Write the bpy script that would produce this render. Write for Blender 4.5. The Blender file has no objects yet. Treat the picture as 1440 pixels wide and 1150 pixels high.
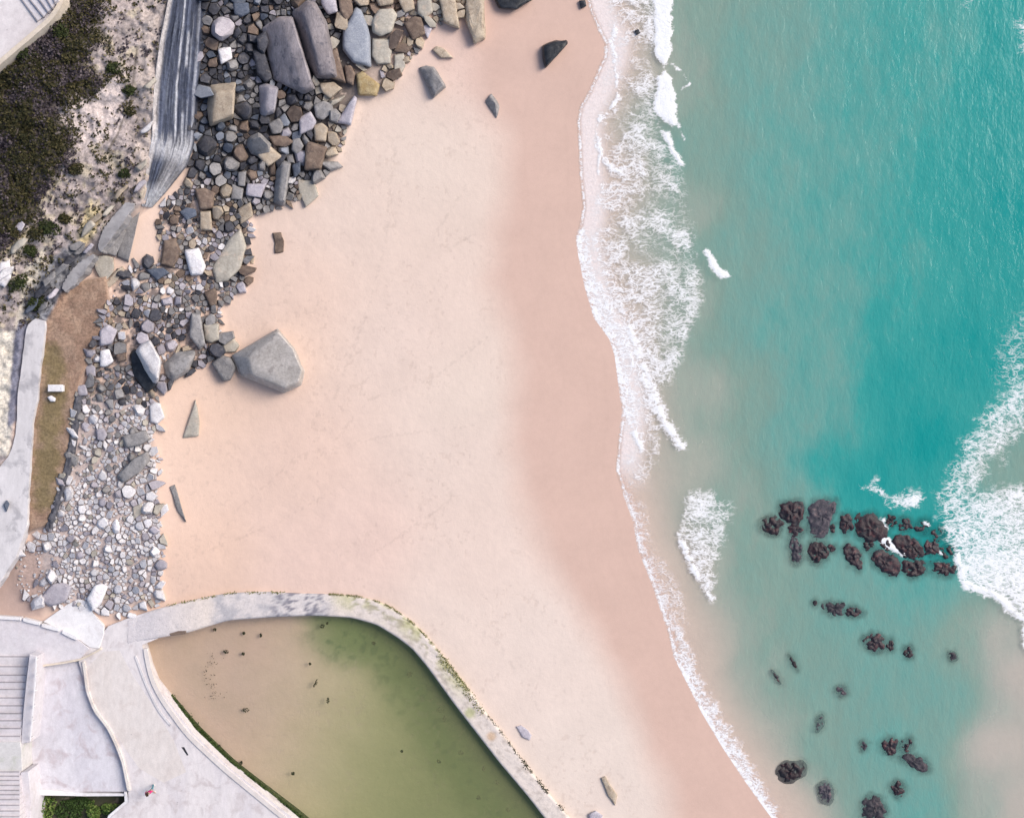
import bpy, bmesh, math, random
import numpy as np
from mathutils import Vector, noise as mnoise
R = math.radians
S = bpy.context.scene
COL = S.collection

# ------------------------------------------------------------------ camera, sky, sun, exposure
CAM_H = 90.0           # drone height over the sea (m)
MPP = 0.05             # metres per photo pixel at sea level
cam_d = bpy.data.cameras.new('camera'); cam = bpy.data.objects.new('camera', cam_d); COL.objects.link(cam)
cam.location = (0, 0, CAM_H); cam.rotation_euler = (0, 0, 0)
cam_d.sensor_fit = 'HORIZONTAL'; cam_d.sensor_width = 36
cam_d.lens = 36 * CAM_H / (1440 * MPP)
cam_d.clip_start = 0.5; cam_d.clip_end = 9000
S.camera = cam

SUN_EL, SUN_AZ = 43, 66          # azimuth measured from +Y towards +X
world = bpy.data.worlds.new("World"); S.world = world; world.use_nodes = True
wn = world.node_tree.nodes; wl = world.node_tree.links
sky = wn.new('ShaderNodeTexSky'); sky.sky_type = 'NISHITA'; sky.sun_disc = False
sky.sun_elevation = R(SUN_EL); sky.sun_rotation = R(SUN_AZ); sky.dust_density = 3.0; sky.air_density = 1.0; sky.ozone_density = 1.0
bg = wn['Background']; bg.inputs['Strength'].default_value = 0.095
wl.new(sky.outputs[0], bg.inputs['Color'])
sd_ = bpy.data.lights.new('sun', 'SUN'); sd_.energy = 1.5; sd_.angle = R(30); sd_.color = (1.0, 0.94, 0.87)
sun = bpy.data.objects.new('sun', sd_); COL.objects.link(sun)
dv = Vector((math.sin(R(SUN_AZ))*math.cos(R(SUN_EL)), math.cos(R(SUN_AZ))*math.cos(R(SUN_EL)), math.sin(R(SUN_EL))))
sun.rotation_euler = dv.to_track_quat('Z', 'Y').to_euler(); sun.location = dv*60
S.view_settings.view_transform = 'Standard'; S.view_settings.look = 'None'
S.view_settings.exposure = 0.95; S.view_settings.gamma = 1.0
S.cycles.max_bounces = 6; S.cycles.transparent_max_bounces = 8
S.cycles.use_denoising = True

rng = random.Random(11); nrng = np.random.default_rng(5)

# ------------------------------------------------------------------ helpers
def P(u, v, z=0.0):
    """ground plan read from the photo: the world point at height z seen at photo pixel (u, v)"""
    k = (CAM_H - z)/CAM_H*MPP
    return ((u-720)*k, (575-v)*k, z)

def sdf(poly, U, V):
    """signed pixel distance to a polygon, positive inside"""
    p = np.array(poly, float); n = len(p)
    d2 = np.full(U.shape, 1e18); ins = np.zeros(U.shape, bool)
    for i in range(n):
        a = p[i]; b = p[(i+1) % n]; e = b-a
        L = e@e + 1e-12
        t = np.clip(((U-a[0])*e[0]+(V-a[1])*e[1])/L, 0, 1)
        d2 = np.minimum(d2, (U-a[0]-t*e[0])**2+(V-a[1]-t*e[1])**2)
        if a[1] != b[1]:
            c = ((a[1] > V) != (b[1] > V)) & (U < (b[0]-a[0])*(V-a[1])/(b[1]-a[1])+a[0])
            ins ^= c
    d = np.sqrt(d2)
    return np.where(ins, d, -d)

def pdist(line, U, V):
    p = np.array(line, float); d2 = np.full(U.shape, 1e18)
    for i in range(len(p)-1):
        a = p[i]; e = p[i+1]-a; L = e@e+1e-12
        t = np.clip(((U-a[0])*e[0]+(V-a[1])*e[1])/L, 0, 1)
        d2 = np.minimum(d2, (U-a[0]-t*e[0])**2+(V-a[1]-t*e[1])**2)
    return np.sqrt(d2)

def sst(a, b, x):
    t = np.clip((x-a)/(b-a), 0, 1); return t*t*(3-2*t)

_tab = nrng.random((256, 256))
def vnoise(x, y):
    xi = np.floor(x).astype(int); yi = np.floor(y).astype(int)
    fx = x-xi; fy = y-yi; fx = fx*fx*(3-2*fx); fy = fy*fy*(3-2*fy)
    g = lambda i, j: _tab[(xi+i) & 255, (yi+j) & 255]
    return (g(0,0)*(1-fx)+g(1,0)*fx)*(1-fy)+(g(0,1)*(1-fx)+g(1,1)*fx)*fy
def fbm(x, y, o=4):
    s = 0; a = .5; t = 0
    for k in range(o):
        s = s+a*vnoise(x*2**k+17*k, y*2**k+31*k); t += a; a *= .55
    return s/t

def field(pts, U, V, soft=30.0, p=3.0):
    """smooth interpolation of scattered (u, v, value...) samples"""
    pts = np.array(pts, float); nv = pts.shape[1]-2
    num = np.zeros(U.shape+(nv,)); den = np.zeros(U.shape)
    for q in pts:
        w = 1.0/(((U-q[0])**2+(V-q[1])**2+soft**2)**(p/2))
        den += w; num += w[..., None]*q[2:]
    return num/den[..., None]

def axis(lo, hi, step, far):
    a = list(np.arange(lo, hi+.01, step)); s = step
    while a[-1] < far: s *= 1.5; a.append(a[-1]+s)
    s = step
    b = [a[0]]
    while b[-1] > -far: s *= 1.5; b.append(b[-1]-s)
    return np.array(sorted(set(b[1:]))+a)

def resample(line, n):
    p = np.array(line, float); d = np.r_[0, np.cumsum(np.hypot(*np.diff(p, axis=0).T))]
    t = np.linspace(0, d[-1], n); return np.stack([np.interp(t, d, p[:, 0]), np.interp(t, d, p[:, 1])], 1)
def smooth_line(line, n, k=5):
    q = resample(line, n); 
    for _ in range(k): q[1:-1] = .25*q[:-2]+.5*q[1:-1]+.25*q[2:]
    return q
def tag(o, label=None, cat=None, group=None, kind=None):
    if label: o['label'] = label
    if cat: o['category'] = cat
    if group: o['group'] = group
    if kind: o['kind'] = kind
    return o

def link(name, me, mat=None, parent=None):
    o = bpy.data.objects.new(name, me); COL.objects.link(o)
    if mat: me.materials.append(mat)
    if parent: o.parent = parent
    return o

def empty(name, loc):
    o = bpy.data.objects.new(name, None); COL.objects.link(o); o.location = loc; o.empty_display_size = .3
    return o

def bm_obj(name, bm, mat, parent=None, loc=(0, 0, 0), smooth=None):
    """link a bmesh given in world coordinates as one object whose origin is loc"""
    me = bpy.data.meshes.new(name)
    off = Vector(loc)
    if parent: off = off+parent.location if parent.parent is None else off
    for v in bm.verts: v.co -= Vector(off)
    bm.normal_update(); bm.to_mesh(me); bm.free()
    if smooth is not None:
        for p in me.polygons: p.use_smooth = True
        me.set_sharp_from_angle(angle=R(smooth))
    o = link(name, me, mat, parent)
    o.location = Vector(off) - (parent.location if parent else Vector((0, 0, 0)))
    return o

def grid_mesh(name, X, Y, Z, keep=None):
    h, w = X.shape
    idx = np.arange(h*w).reshape(h, w)
    q = np.stack([idx[1:, :-1], idx[1:, 1:], idx[:-1, 1:], idx[:-1, :-1]], -1).reshape(-1, 4)
    if keep is not None:
        k = keep.reshape(-1); m = k[q].any(1); q = q[m]
    used = np.unique(q); re = -np.ones(h*w, int); re[used] = np.arange(len(used)); q = re[q]
    co = np.stack([X, Y, Z], -1).reshape(-1, 3)[used]
    me = bpy.data.meshes.new(name)
    me.vertices.add(len(co)); me.vertices.foreach_set('co', co.astype(np.float32).ravel())
    me.loops.add(q.size); me.loops.foreach_set('vertex_index', q.astype(np.int32).ravel())
    me.polygons.add(len(q)); me.polygons.foreach_set('loop_start', np.arange(0, q.size, 4, dtype=np.int32))
    me.update(calc_edges=True)
    me.polygons.foreach_set('use_smooth', np.ones(len(q), bool))
    return me, used

def color_attr(me, name, arr):
    a = me.attributes.new(name, 'FLOAT_COLOR', 'POINT')
    c = np.ones((len(me.vertices), 4), np.float32); c[:, :arr.shape[1]] = arr
    a.data.foreach_set('color', c.ravel())
def float_attr(me, name, arr):
    a = me.attributes.new(name, 'FLOAT', 'POINT'); a.data.foreach_set('value', arr.astype(np.float32).ravel())

# ---- material node helper
class NT:
    def __init__(s, name):
        s.m = bpy.data.materials.new(name); s.m.use_nodes = True
        s.t = s.m.node_tree; s.n = s.t.nodes; s.l = s.t.links
        s.b = s.n['Principled BSDF']; s.out = s.n['Material Output']
        s.geo = s.n.new('ShaderNodeNewGeometry')
    def pos(s): return s.geo.outputs['Position']
    def new(s, t, **kw):
        n = s.n.new(t)
        for k, v in kw.items(): setattr(n, k, v)
        return n
    def put(s, sock, v):
        if isinstance(v, bpy.types.NodeSocket): s.l.new(v, sock)
        elif isinstance(v, (tuple, list)) and len(v) == 3 and sock.type == 'RGBA': sock.default_value = (*v, 1)
        else: sock.default_value = v
    def noise(s, scale, detail=4, rough=.55, vec=None, dist=0.0, out='Fac'):
        n = s.new('ShaderNodeTexNoise'); s.put(n.inputs['Vector'], vec or s.pos())
        n.inputs['Scale'].default_value = scale; n.inputs['Detail'].default_value = detail
        n.inputs['Roughness'].default_value = rough; n.inputs['Distortion'].default_value = dist
        return n.outputs[out]
    def voro(s, scale, feature='F1', vec=None, out='Distance', rnd=1.0):
        n = s.new('ShaderNodeTexVoronoi', feature=feature); s.put(n.inputs['Vector'], vec or s.pos())
        n.inputs['Scale'].default_value = scale; n.inputs['Randomness'].default_value = rnd
        return n.outputs[out]
    def math(s, op, a, b=0.0, c=0.0, clamp=False):
        n = s.new('ShaderNodeMath', operation=op, use_clamp=clamp)
        s.put(n.inputs[0], a); s.put(n.inputs[1], b); s.put(n.inputs[2], c); return n.outputs[0]
    def ramp(s, f, lo, hi, a=0.0, b=1.0, smooth=True):
        n = s.new('ShaderNodeMapRange', clamp=True, interpolation_type='SMOOTHSTEP' if smooth else 'LINEAR')
        s.put(n.inputs['Value'], f); s.put(n.inputs['From Min'], lo); s.put(n.inputs['From Max'], hi)
        s.put(n.inputs['To Min'], a); s.put(n.inputs['To Max'], b); return n.outputs['Result']
    def mix(s, f, a, b, mode='MIX'):
        n = s.new('ShaderNodeMix', data_type='RGBA', blend_type=mode)
        s.put(n.inputs[0], f); s.put(n.inputs[6], a); s.put(n.inputs[7], b); return n.outputs[2]
    def attr(s, name, out='Color', typ='GEOMETRY'):
        n = s.new('ShaderNodeAttribute', attribute_name=name, attribute_type=typ); return n.outputs[out]
    def sep(s, c):
        n = s.new('ShaderNodeSeparateColor'); s.put(n.inputs[0], c); return n.outputs
    def scalev(s, v, sc, rot=(0, 0, 0)):
        n = s.new('ShaderNodeMapping'); s.put(n.inputs['Vector'], v); n.inputs['Scale'].default_value = sc
        n.inputs['Rotation'].default_value = rot; return n.outputs[0]
    def objrand(s):
        return s.new('ShaderNodeObjectInfo').outputs['Random']
    def hsv(s, col, h=.5, sa=1.0, v=1.0):
        n = s.new('ShaderNodeHueSaturation'); s.put(n.inputs['Hue'], h); s.put(n.inputs['Saturation'], sa)
        s.put(n.inputs['Value'], v); s.put(n.inputs['Color'], col); return n.outputs[0]
    def bump(s, h, strength=.3, dist=.05):
        n = s.new('ShaderNodeBump'); n.inputs['Strength'].default_value = strength; n.inputs['Distance'].default_value = dist
        s.put(n.inputs['Height'], h); s.l.new(n.outputs[0], s.b.inputs['Normal']); return n.outputs[0]
    def set(s, col=None, rough=None, spec=None):
        if col is not None: s.put(s.b.inputs['Base Color'], col)
        if rough is not None: s.put(s.b.inputs['Roughness'], rough)
        if spec is not None: s.put(s.b.inputs['Specular IOR Level'], spec)
        return s.m

# ------------------------------------------------------------------ outlines read from the photo (pixels)
SHORE = [(828,0),(832,15),(845,45),(853,60),(852,80),(845,95),(830,130),(818,150),(814,170),(816,200),(818,250),(822,290),
 (818,315),(813,335),(817,360),(825,400),(838,445),(860,475),(868,500),(873,540),(878,580),(872,620),(869,660),(880,695),(893,730),
 (900,770),(920,820),(940,880),(950,920),(970,960),(990,1000),(1020,1050),(1050,1095),(1075,1130),(1090,1150)]
SEA = [(700,-90000),(820,-400)]+SHORE+[(1200,1330),(1500,2000),(3000,90000),(90000,90000),(90000,-90000)]
WETLINE = [(640,-90000),(660,-300),(672,0),(660,60),(672,120),(712,190),(712,260),(696,330),(690,390),(712,450),(730,520),(722,620),(742,720),(775,810),
 (835,890),(872,960),(905,1040),(935,1110),(950,1170),(1080,1400),(2500,90000)]
POOL_OUT = [(180,870),(218,857),(250,849),(297,838),(326,834),(370,832),(413,834),(460,835),(495,837),(524,843),(547,852),(571,868),(583,878),
 (600,895),(623,923),(661,972),(684,1004),(701,1024),(735,1070),(764,1107),(801,1150),(1010,1400)]
POOL_IN = [(221,897),(265,889),(320,872),(384,867),(442,865),(495,868),(530,878),(559,896),(580,912),(600,936),(643,995),(701,1070),
 (744,1121),(766,1150),(980,1400)]
POOL_W = [(199,905),(207,935),(216,959),(234,982),(270,1029),(320,1077),(412,1150),(690,1400)]
POOL = POOL_IN + POOL_W[::-1]
CLIFF = [(-90000,-90000),(262,-90000),(250,-400),(238,0),(228,60),(220,110),(216,190),(208,250),(200,285),(142,340),(95,405),(62,452),(34,462),(30,470),(22,560),(16,640),(-5,660),(-90000,660)]
BROWN = [(64,455),(86,412),(104,398),(150,388),(156,440),(139,470),(128,505),(115,530),(107,560),(105,600),(98,640),(85,690),(68,738),(40,748),(40,690),(44,612),(57,513)]
WALKWAY = [(38,456),(50,448),(65,452),(57,513),(52,562),(47,587),(43,644),(40,690),(38,738),(24,780),(-2,822),(-60,900),(-120,900),(-60,760),(-20,700),(0,655),(14,640),(22,612),(25,553),(32,503)]
VEG = [(-140,90),(0,92),(40,60),(76,34),(90,14),(96,-60),(150,-60),(135,40),(150,60),(118,66),(122,104),(150,112),(120,140),(92,134),(80,160),(98,196),(95,226),(72,240),(60,270),(52,300),(22,330),(0,356),(-140,420)]
RUB_UP = [(290,-30),(700,-30),(660,10),(600,40),(560,110),(505,140),(465,235),(410,285),(350,300),(338,330),(300,330),(270,245)]
RUB_MID = [(228,290),(280,250),(350,300),(345,395),(306,430),(312,490),(240,540),(120,560),(136,460),(165,395),(200,370),(226,376)]
RUB_LOW = [(109,556),(215,548),(215,640),(222,700),(226,770),(222,838),(168,862),(128,856),(58,850),(24,828),(20,790),(66,742),(98,650)]

# ------------------------------------------------------------------ ground: one sheet from the cliff to the sea bed
T_PTS = [(840,60,.0),(880,250,.05),(900,400,.08),(935,100,.15),(960,100,.3),(985,200,.38),(1050,80,.5),(1100,160,.58),(1200,140,.66),(1290,90,.72),(1340,40,.7),(1400,120,.92),(1430,40,.92),
 (1440,300,.97),(1350,300,.88),(1250,350,.74),(1150,300,.62),(1080,260,.56),(1030,330,.5),(990,300,.2),(985,420,.2),(1040,430,.46),(1090,460,.6),(1150,520,.62),(1180,420,.62),(1250,450,.84),(1260,540,.92),
 (1310,620,1.0),(1360,500,.95),(1430,420,.9),(1220,680,.92),(1110,600,.55),(1060,560,.38),(1000,550,.16),(980,650,.12),(1050,690,.28),(1150,660,.8),(1120,690,.5),(1000,800,.12),(1000,900,.08),
 (1060,800,.34),(1200,850,.5),(1300,830,.6),(1250,950,.52),(1150,950,.42),(1060,950,.3),(1250,1050,.56),(1150,1050,.4),(1095,1040,.22),(1360,900,.3),
 (1400,900,.12),(1440,950,.05),(1400,1050,.06),(1330,980,.5),(1300,1140,.56),(1380,1140,.2),(1440,1140,.05),(1420,660,.35),(1330,760,.95),(1100,1130,.12),(1900,300,1.0),(1900,900,.6),(1700,1300,.5),(1300,-300,.8),(960,-200,.3),(1500,-300,1)]
SEAROCKS = [  # outline, emergent height, label
 ([(1099,706),(1112,705),(1129,708),(1130,725),(1122,740),(1105,735),(1098,722)],.22,'dark rounded reef rock at the reef\'s shoreward end, uppermost there'),
 ([(1071,735),(1080,726),(1097,728),(1100,745),(1090,753),(1075,748)],.08,'low dark reef rock nearest the beach in the long reef'),
 ([(1107,738),(1128,740),(1131,752),(1112,756)],.06,'flat brown rock wedged under the shoreward reef boulder'),
 ([(1110,758),(1122,757),(1129,780),(1124,792),(1113,788)],.1,'upright oval reef rock with pale top, below the shoreward end'),
 ([(1141,708),(1160,703),(1178,708),(1170,725),(1162,750),(1148,755),(1135,742)],.3,'large knobbly purple brown reef rock, second along the reef\'s upper row'),
 ([(1138,765),(1150,761),(1163,768),(1164,785),(1150,793),(1138,788)],.2,'round reddish reef rock alone in the reef\'s lower row'),
 ([(1166,735),(1175,737),(1174,750),(1166,748)],.03,'tiny black rock between two upper reef boulders'),
 ([(1180,727),(1192,722),(1200,728),(1198,748),(1183,750)],.14,'squarish dark reef rock left of the foam-splashed boulder'),
 ([(1203,730),(1220,722),(1238,728),(1248,745),(1242,758),(1220,762),(1205,755)],.3,'black reef boulder splashed with white foam on top'),
 ([(1186,768),(1198,766),(1212,780),(1210,800),(1200,798),(1188,782)],.2,'dark red tapering reef rock pointing down from the lower row'),
 ([(1163,765),(1176,767),(1174,776),(1165,775)],.02,'small black rock beside the round reddish reef rock'),
 ([(1224,775),(1240,772),(1262,780),(1266,800),(1255,810),(1238,802),(1226,790)],.26,'broad reddish reef rock just below the white foam streak'),
 ([(1255,757),(1275,754),(1295,763),(1300,783),(1280,787),(1262,777)],.2,'dark reef rock just right of the white foam streak'),
 ([(1267,790),(1290,785),(1305,795),(1300,808),(1275,812)],.18,'flat maroon rock at the lower edge of the reef\'s seaward half'),
 ([(1305,790),(1325,788),(1342,800),(1340,810),(1315,808)],.08,'last reef rock reaching into the white breaker'),
 ([(1242,730),(1249,724),(1258,725),(1262,734),(1257,741),(1247,740)],-0.02,'small dark sunken rock just right of the foam-splashed boulder'),
 ([(1259,734),(1268,727),(1280,728),(1285,739),(1278,748),(1266,748)],-0.08,'dark sunken rock second right of the foam-splashed boulder'),
 ([(1283,737),(1292,730),(1304,731),(1309,742),(1302,751),(1290,751)],-0.12,'dark sunken rock third right of the foam-splashed boulder'),
 ([(1306,748),(1314,742),(1325,742),(1330,753),(1324,762),(1312,761)],-0.1,'dark sunken rock nearest the breaker along the reef\'s upper row'),
 ([(1297,768),(1306,761),(1318,762),(1323,773),(1316,782),(1304,782)],0.1,'purplish reef rock between the white foam streak and the breaker'),
 ([(1318,772),(1326,766),(1337,766),(1342,777),(1336,786),(1324,785)],-0.05,'sunken reef rock half under the breaker\'s edge'),
 ([(1237,765),(1243,760),(1251,761),(1255,769),(1250,775),(1242,775)],-0.02,'small dark rock filling the gap beside the foam streak'),
 ([(1213,765),(1219,760),(1227,761),(1231,769),(1226,775),(1218,775)],0.02,'small dark rock below the foam-splashed boulder'),
 ([(1326,795),(1333,790),(1342,790),(1346,799),(1341,806),(1331,806)],-0.06,'last sunken lump at the breaker\'s lower edge'),
 ([(1274,771),(1282,765),(1293,765),(1298,776),(1292,785),(1280,784)],0.12,'maroon reef rock under the lower end of the foam streak'),
 ([(1142,845),(1148,844),(1150,850),(1144,852)],-.02,'tiny dark stone left of the spindle-shaped rock pair'),
 ([(1158,850),(1170,846),(1188,850),(1187,864),(1172,865),(1160,858)],.06,'grey topped left half of the spindle-shaped rock pair'),
 ([(1189,853),(1203,852),(1215,860),(1205,867),(1191,866)],.05,'pointed right half of the spindle-shaped rock pair'),
 ([(1212,898),(1228,890),(1243,895),(1245,910),(1232,918),(1217,910)],.04,'blackish weedy rock heading a line of three sunken rocks'),
 ([(1247,900),(1257,899),(1258,914),(1248,916)],-.03,'middle one of the line of three sunken rocks'),
 ([(1268,910),(1284,908),(1284,924),(1274,927)],-.04,'last ring-like one of the line of three sunken rocks'),
 ([(1331,917),(1342,916),(1347,928),(1336,930)],.02,'lone dark stone where teal water meets the pale sandbar'),
 ([(1108,922),(1113,921),(1123,941),(1119,942)],-.03,'thin sunken sliver of rock, right one of a slanting pair'),
 ([(1085,944),(1089,944),(1099,960),(1095,961)],-.06,'faint thin sliver of rock, left one of a slanting pair'),
 ([(1175,966),(1188,963),(1192,975),(1180,981)],-.02,'small speckled sunken rock below the slanting slivers'),
 ([(1148,1012),(1158,1003),(1158,1022),(1148,1030)],-.05,'faint upright sunken rock in the pale green shallows'),
 ([(1209,1042),(1218,1041),(1220,1054),(1211,1056)],-.01,'small oval stone left of the clustered three dark rocks'),
 ([(1238,1045),(1252,1034),(1262,1045),(1258,1062),(1243,1058)],.14,'left peaked rock of the clustered three dark rocks'),
 ([(1262,1045),(1278,1036),(1285,1045),(1280,1058),(1266,1060)],-.06,'sunken greenish rock of the clustered three dark rocks'),
 ([(1262,1062),(1285,1060),(1303,1070),(1307,1083),(1295,1086),(1275,1073)],.16,'long purple rock trailing from the clustered three dark rocks'),
 ([(1092,1080),(1108,1070),(1130,1072),(1132,1085),(1112,1100),(1094,1095)],.08,'ragged weedy rock nearest the lower surf edge'),
 ([(1150,1104),(1163,1100),(1171,1108),(1168,1126),(1155,1128)],.06,'barrel-shaped grey rock near the bottom edge of the picture'),
 ([(1253,1103),(1263,1097),(1273,1106),(1265,1121),(1254,1117)],.1,'square dark-edged rock right of the bottom boulder'),
 ([(1213,1130),(1225,1118),(1240,1124),(1246,1143),(1238,1152),(1215,1152)],.25,'large grey boulder in the water cut by the bottom edge'),
]
def water_t(U, V):
    t = field(T_PTS, U, V, 22, 3.4)[..., 0]
    sd = sdf(SEA, U, V)
    t = (.09+.91*t)*sst(0, 110, sd)
    t = t + .10*(fbm(U/70+3, V/110+5, 3)-.5)*sst(20, 120, sd)
    return np.clip(t, 0, 1), sd

def ground_fields(U, V):
    t, sd = water_t(U, V)
    inland = -sd*MPP
    z = np.where(sd > 0, -(.02+.8*-np.log(1-.93*t))*sst(0, 14, sd) - .02*np.minimum(sd, 60)*MPP, 1.9*(1-np.exp(-np.maximum(inland, 0)*.034)))
    rub = np.maximum.reduce([sst(-14, 10, sdf(q, U, V)) for q in (RUB_UP, RUB_MID, RUB_LOW)])
    z = z + .35*rub*fbm(U/40, V/40, 3)
    z = z + .05*(fbm(U/25, V/25, 3)-.5)*sst(6, 20, inland)
    zl = 1.7+.6*sst(330, 150, U)
    lf = sst(360, 180, U)*sst(-1, 3, inland)*sst(850, 740, V)
    z = z*(1-lf)+np.maximum(z, zl)*lf
    # cliff, brown terrace, path bed
    cl = sdf(CLIFF, U, V); br = sdf(BROWN, U, V); wk = sdf(WALKWAY, U, V)
    zb = 2.75+.25*fbm(U/30, V/30, 3)
    m = sst(-4, 3, br); z = z*(1-m)+zb*m
    zc = 3.2+2.6*sst(0, 190, cl)+.8*sst(300, 0, V)+1.1*(fbm(U/38, V/30, 4)-.5)+.5*(fbm(U/9, V/9, 3)-.5)
    m = sst(-14, 4, cl); z = z*(1-m)+zc*m
    m = sst(-4, 3, wk); z = z*(1-m)+3.0*m
    # pool basin and bed under the concrete
    pl = sdf(POOL, U, V)
    prom = [(-9000,880),(-5,880),(57,888),(110,906),(135,890),(150,884),(200,884),(208,905)]+POOL_W[2:]+[(690,9000),(-9000,9000)]
    m = sst(-6, 6, sdf(prom, U, V)); z = z*(1-m)+.95*m
    dg = sst(330, 640, U+.25*(V-1000))
    zp = .5-(.28+.75*dg)
    m = sst(-8, 3, pl); z = z*(1-m)+zp*m
    pit = sst(-3, 3, sdf([(44,1116),(176,1114),(186,1128),(160,1146),(150,1180),(36,1180)], U, V)); z = z*(1-pit)+.45*pit
    return z, t, sd, rub, cl, br, pl, pit

U_ = axis(-30, 1470, 2.0, 60000); V_ = axis(-30, 1180, 2.0, 60000)
U, V = np.meshgrid(U_, V_)
GZ, GT, GSD, RUB, CL, BR, PL, PIT = ground_fields(U, V)
kk = (CAM_H-GZ)/CAM_H*MPP
me, used = grid_mesh('ground', (U-720)*kk, (575-V)*kk, GZ)

def lerp(c, m, q): 
    m = m[..., None]; return c*(1-m)+np.array(q, float)*m
TINT = [(600,230,.60,.515,.45),(520,300,.60,.50,.435),(420,420,.605,.475,.40),(300,570,.60,.455,.365),(420,640,.605,.465,.39),(560,480,.60,.50,.44),(650,560,.60,.515,.45),(520,760,.61,.475,.415),
 (300,790,.61,.455,.365),(650,800,.61,.51,.45),(760,900,.61,.53,.475),(820,1080,.60,.53,.475),(640,870,.61,.525,.465),(420,800,.61,.47,.405),(690,60,.60,.46,.40),(640,640,.605,.51,.45)]
C = field(TINT, U, V, 40, 3)*np.array([1.01, .968, .952])
wet = sst(-34, 30, sdf(WETLINE+[(90000,90000),(90000,-90000)], U, V) + 22*(fbm(U/60, V/60, 3)-.5))
nearsea = sst(140, 0, -GSD)
C = C*(1-wet[..., None]) + wet[..., None]*(np.array([.525,.366,.302])*(1-.03*nearsea[..., None]))
C = lerp(C, sst(0, 16, GSD), (.55,.43,.365)); C = lerp(C, sst(40, 150, GSD), (.53,.45,.375)); C = lerp(C, sst(150, 60, np.hypot(U-1440, (V-1010)*.6))*(GSD > 0), (.62,.47,.42))
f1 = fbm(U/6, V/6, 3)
up = sst(-6, 10, sdf(RUB_UP, U, V))*sst(620, 480, U+.3*V); C = lerp(C, up*sst(.25, .5, f1+.15), (.055,.052,.055))  # dark gravel, with the shade of the gaps between stones painted in
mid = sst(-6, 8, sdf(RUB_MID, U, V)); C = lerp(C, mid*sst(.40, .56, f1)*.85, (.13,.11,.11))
low = sst(-6, 8, sdf(RUB_LOW, U, V)); C = lerp(C, low, (.50,.41,.38)); C = lerp(C, low*sst(.5, .62, f1)*.6, (.30,.26,.26))
corner = sst(-6, 6, sdf([(-200,740),(30,770),(66,742),(58,790),(66,830),(58,868),(-200,868)], U, V)); C = lerp(C, corner, (.42,.31,.27))
f2 = fbm(U/11, V/11, 4); f3 = fbm(U/34+9, V/34+2, 3)
clm = sst(-5, 4, CL)
C = lerp(C, clm, (.37,.315,.305)); C = lerp(C, clm*sst(.46, .62, f2)*.75, (.25,.215,.205)); C = lerp(C, clm*sst(.56, .66, fbm(U/17+40, V/17, 3)), (.43,.37,.295))
for q, c in [([(108,342),(118,300),(128,281),(140,300),(136,325),(117,350)], (.62,.51,.31)), ([(0,366),(0,350),(30,330),(48,316),(46,326),(20,350)], (.58,.49,.34)),
             ([(0,366),(16,362),(18,385),(0,405)], (.62,.55,.42)), ([(34,380),(52,352),(66,345),(60,380),(44,420),(34,460),(22,460)], (.5,.45,.38)),
             ([(200,0),(236,0),(220,70),(214,190),(206,250),(188,260),(192,120)], (.43,.365,.335)),
             ([(82,150),(130,110),(170,110),(185,150),(165,190),(120,210),(92,190)], (.50,.43,.415))]:
    C = lerp(C, clm*sst(-4, 4, sdf(q, U, V)+5*(f2-.5)), c)
grey = sst(-5, 5, sdf([(36,420),(66,372),(96,345),(130,352),(95,412),(66,455),(30,465)], U, V)+10*(f2-.5)); C = lerp(C, grey, (.25,.25,.27))
C = lerp(C, grey*sst(.5, .6, f1), (.10,.10,.12))
cream = sst(-3, 3, sdf([(-900,466),(20,466),(18,530),(14,640),(-900,660)], U, V)); C = lerp(C, cream, (.60,.55,.48))
gut = sst(-3, 2, sdf([(26,452),(38,456),(33,500),(27,540),(22,590),(10,604),(15,540),(20,480)], U, V)+5*(f1-.5)); C = lerp(C, gut, (.17,.17,.22))
brm = sst(-3, 3, BR); C = lerp(C, brm, (.27,.175,.125)); C = lerp(C, brm*sst(.45, .62, f2)*.7, (.34,.235,.17))
C = lerp(C, brm*sst(26, 6, pdist([(72,500),(78,560),(70,600),(66,660),(62,700)], U, V)+26*(f2-.5))*.75, (.17,.135,.06))
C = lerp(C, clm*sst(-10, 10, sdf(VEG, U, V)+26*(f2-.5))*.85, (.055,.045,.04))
# dark veins of ledge joints on the cliff
vein = clm*sst(2.2, .6, pdist([(192,70),(188,110),(184,140),(165,190),(150,215)], U, V)+3*(f1-.5)); C = lerp(C, vein*.8, (.10,.085,.07))
plm = sst(-2, 3, PL); dg = sst(330, 640, U+.25*(V-1000))
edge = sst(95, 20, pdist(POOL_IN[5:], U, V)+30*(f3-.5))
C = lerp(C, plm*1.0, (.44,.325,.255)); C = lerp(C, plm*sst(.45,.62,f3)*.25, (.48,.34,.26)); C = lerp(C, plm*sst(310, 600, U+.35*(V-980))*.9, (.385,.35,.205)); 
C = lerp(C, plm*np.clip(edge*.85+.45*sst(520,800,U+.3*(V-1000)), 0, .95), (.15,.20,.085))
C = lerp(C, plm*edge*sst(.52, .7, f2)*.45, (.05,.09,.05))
C = lerp(C, PIT, (.05,.05,.03))
hid = sst(-4, 4, sdf([(-9000,900),(120,905),(200,900),(234,975),(412,1140),(690,9000),(-9000,9000)], U, V))*(1-plm)*(1-PIT); C = lerp(C, hid, (.4,.36,.34))
swl = sum(sst(2.6, .6, np.abs(-GSD-d0-16*(fbm(U/45+d0, V/70, 3)-.5)))*a0 for d0, a0 in ((22, .8), (47, .5), (78, .6), (104, .35)))
C = C*(1-.022*np.clip(swl, 0, 1)*wet*(GSD < 0))[..., None]
trail = np.zeros(U.shape)
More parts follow.
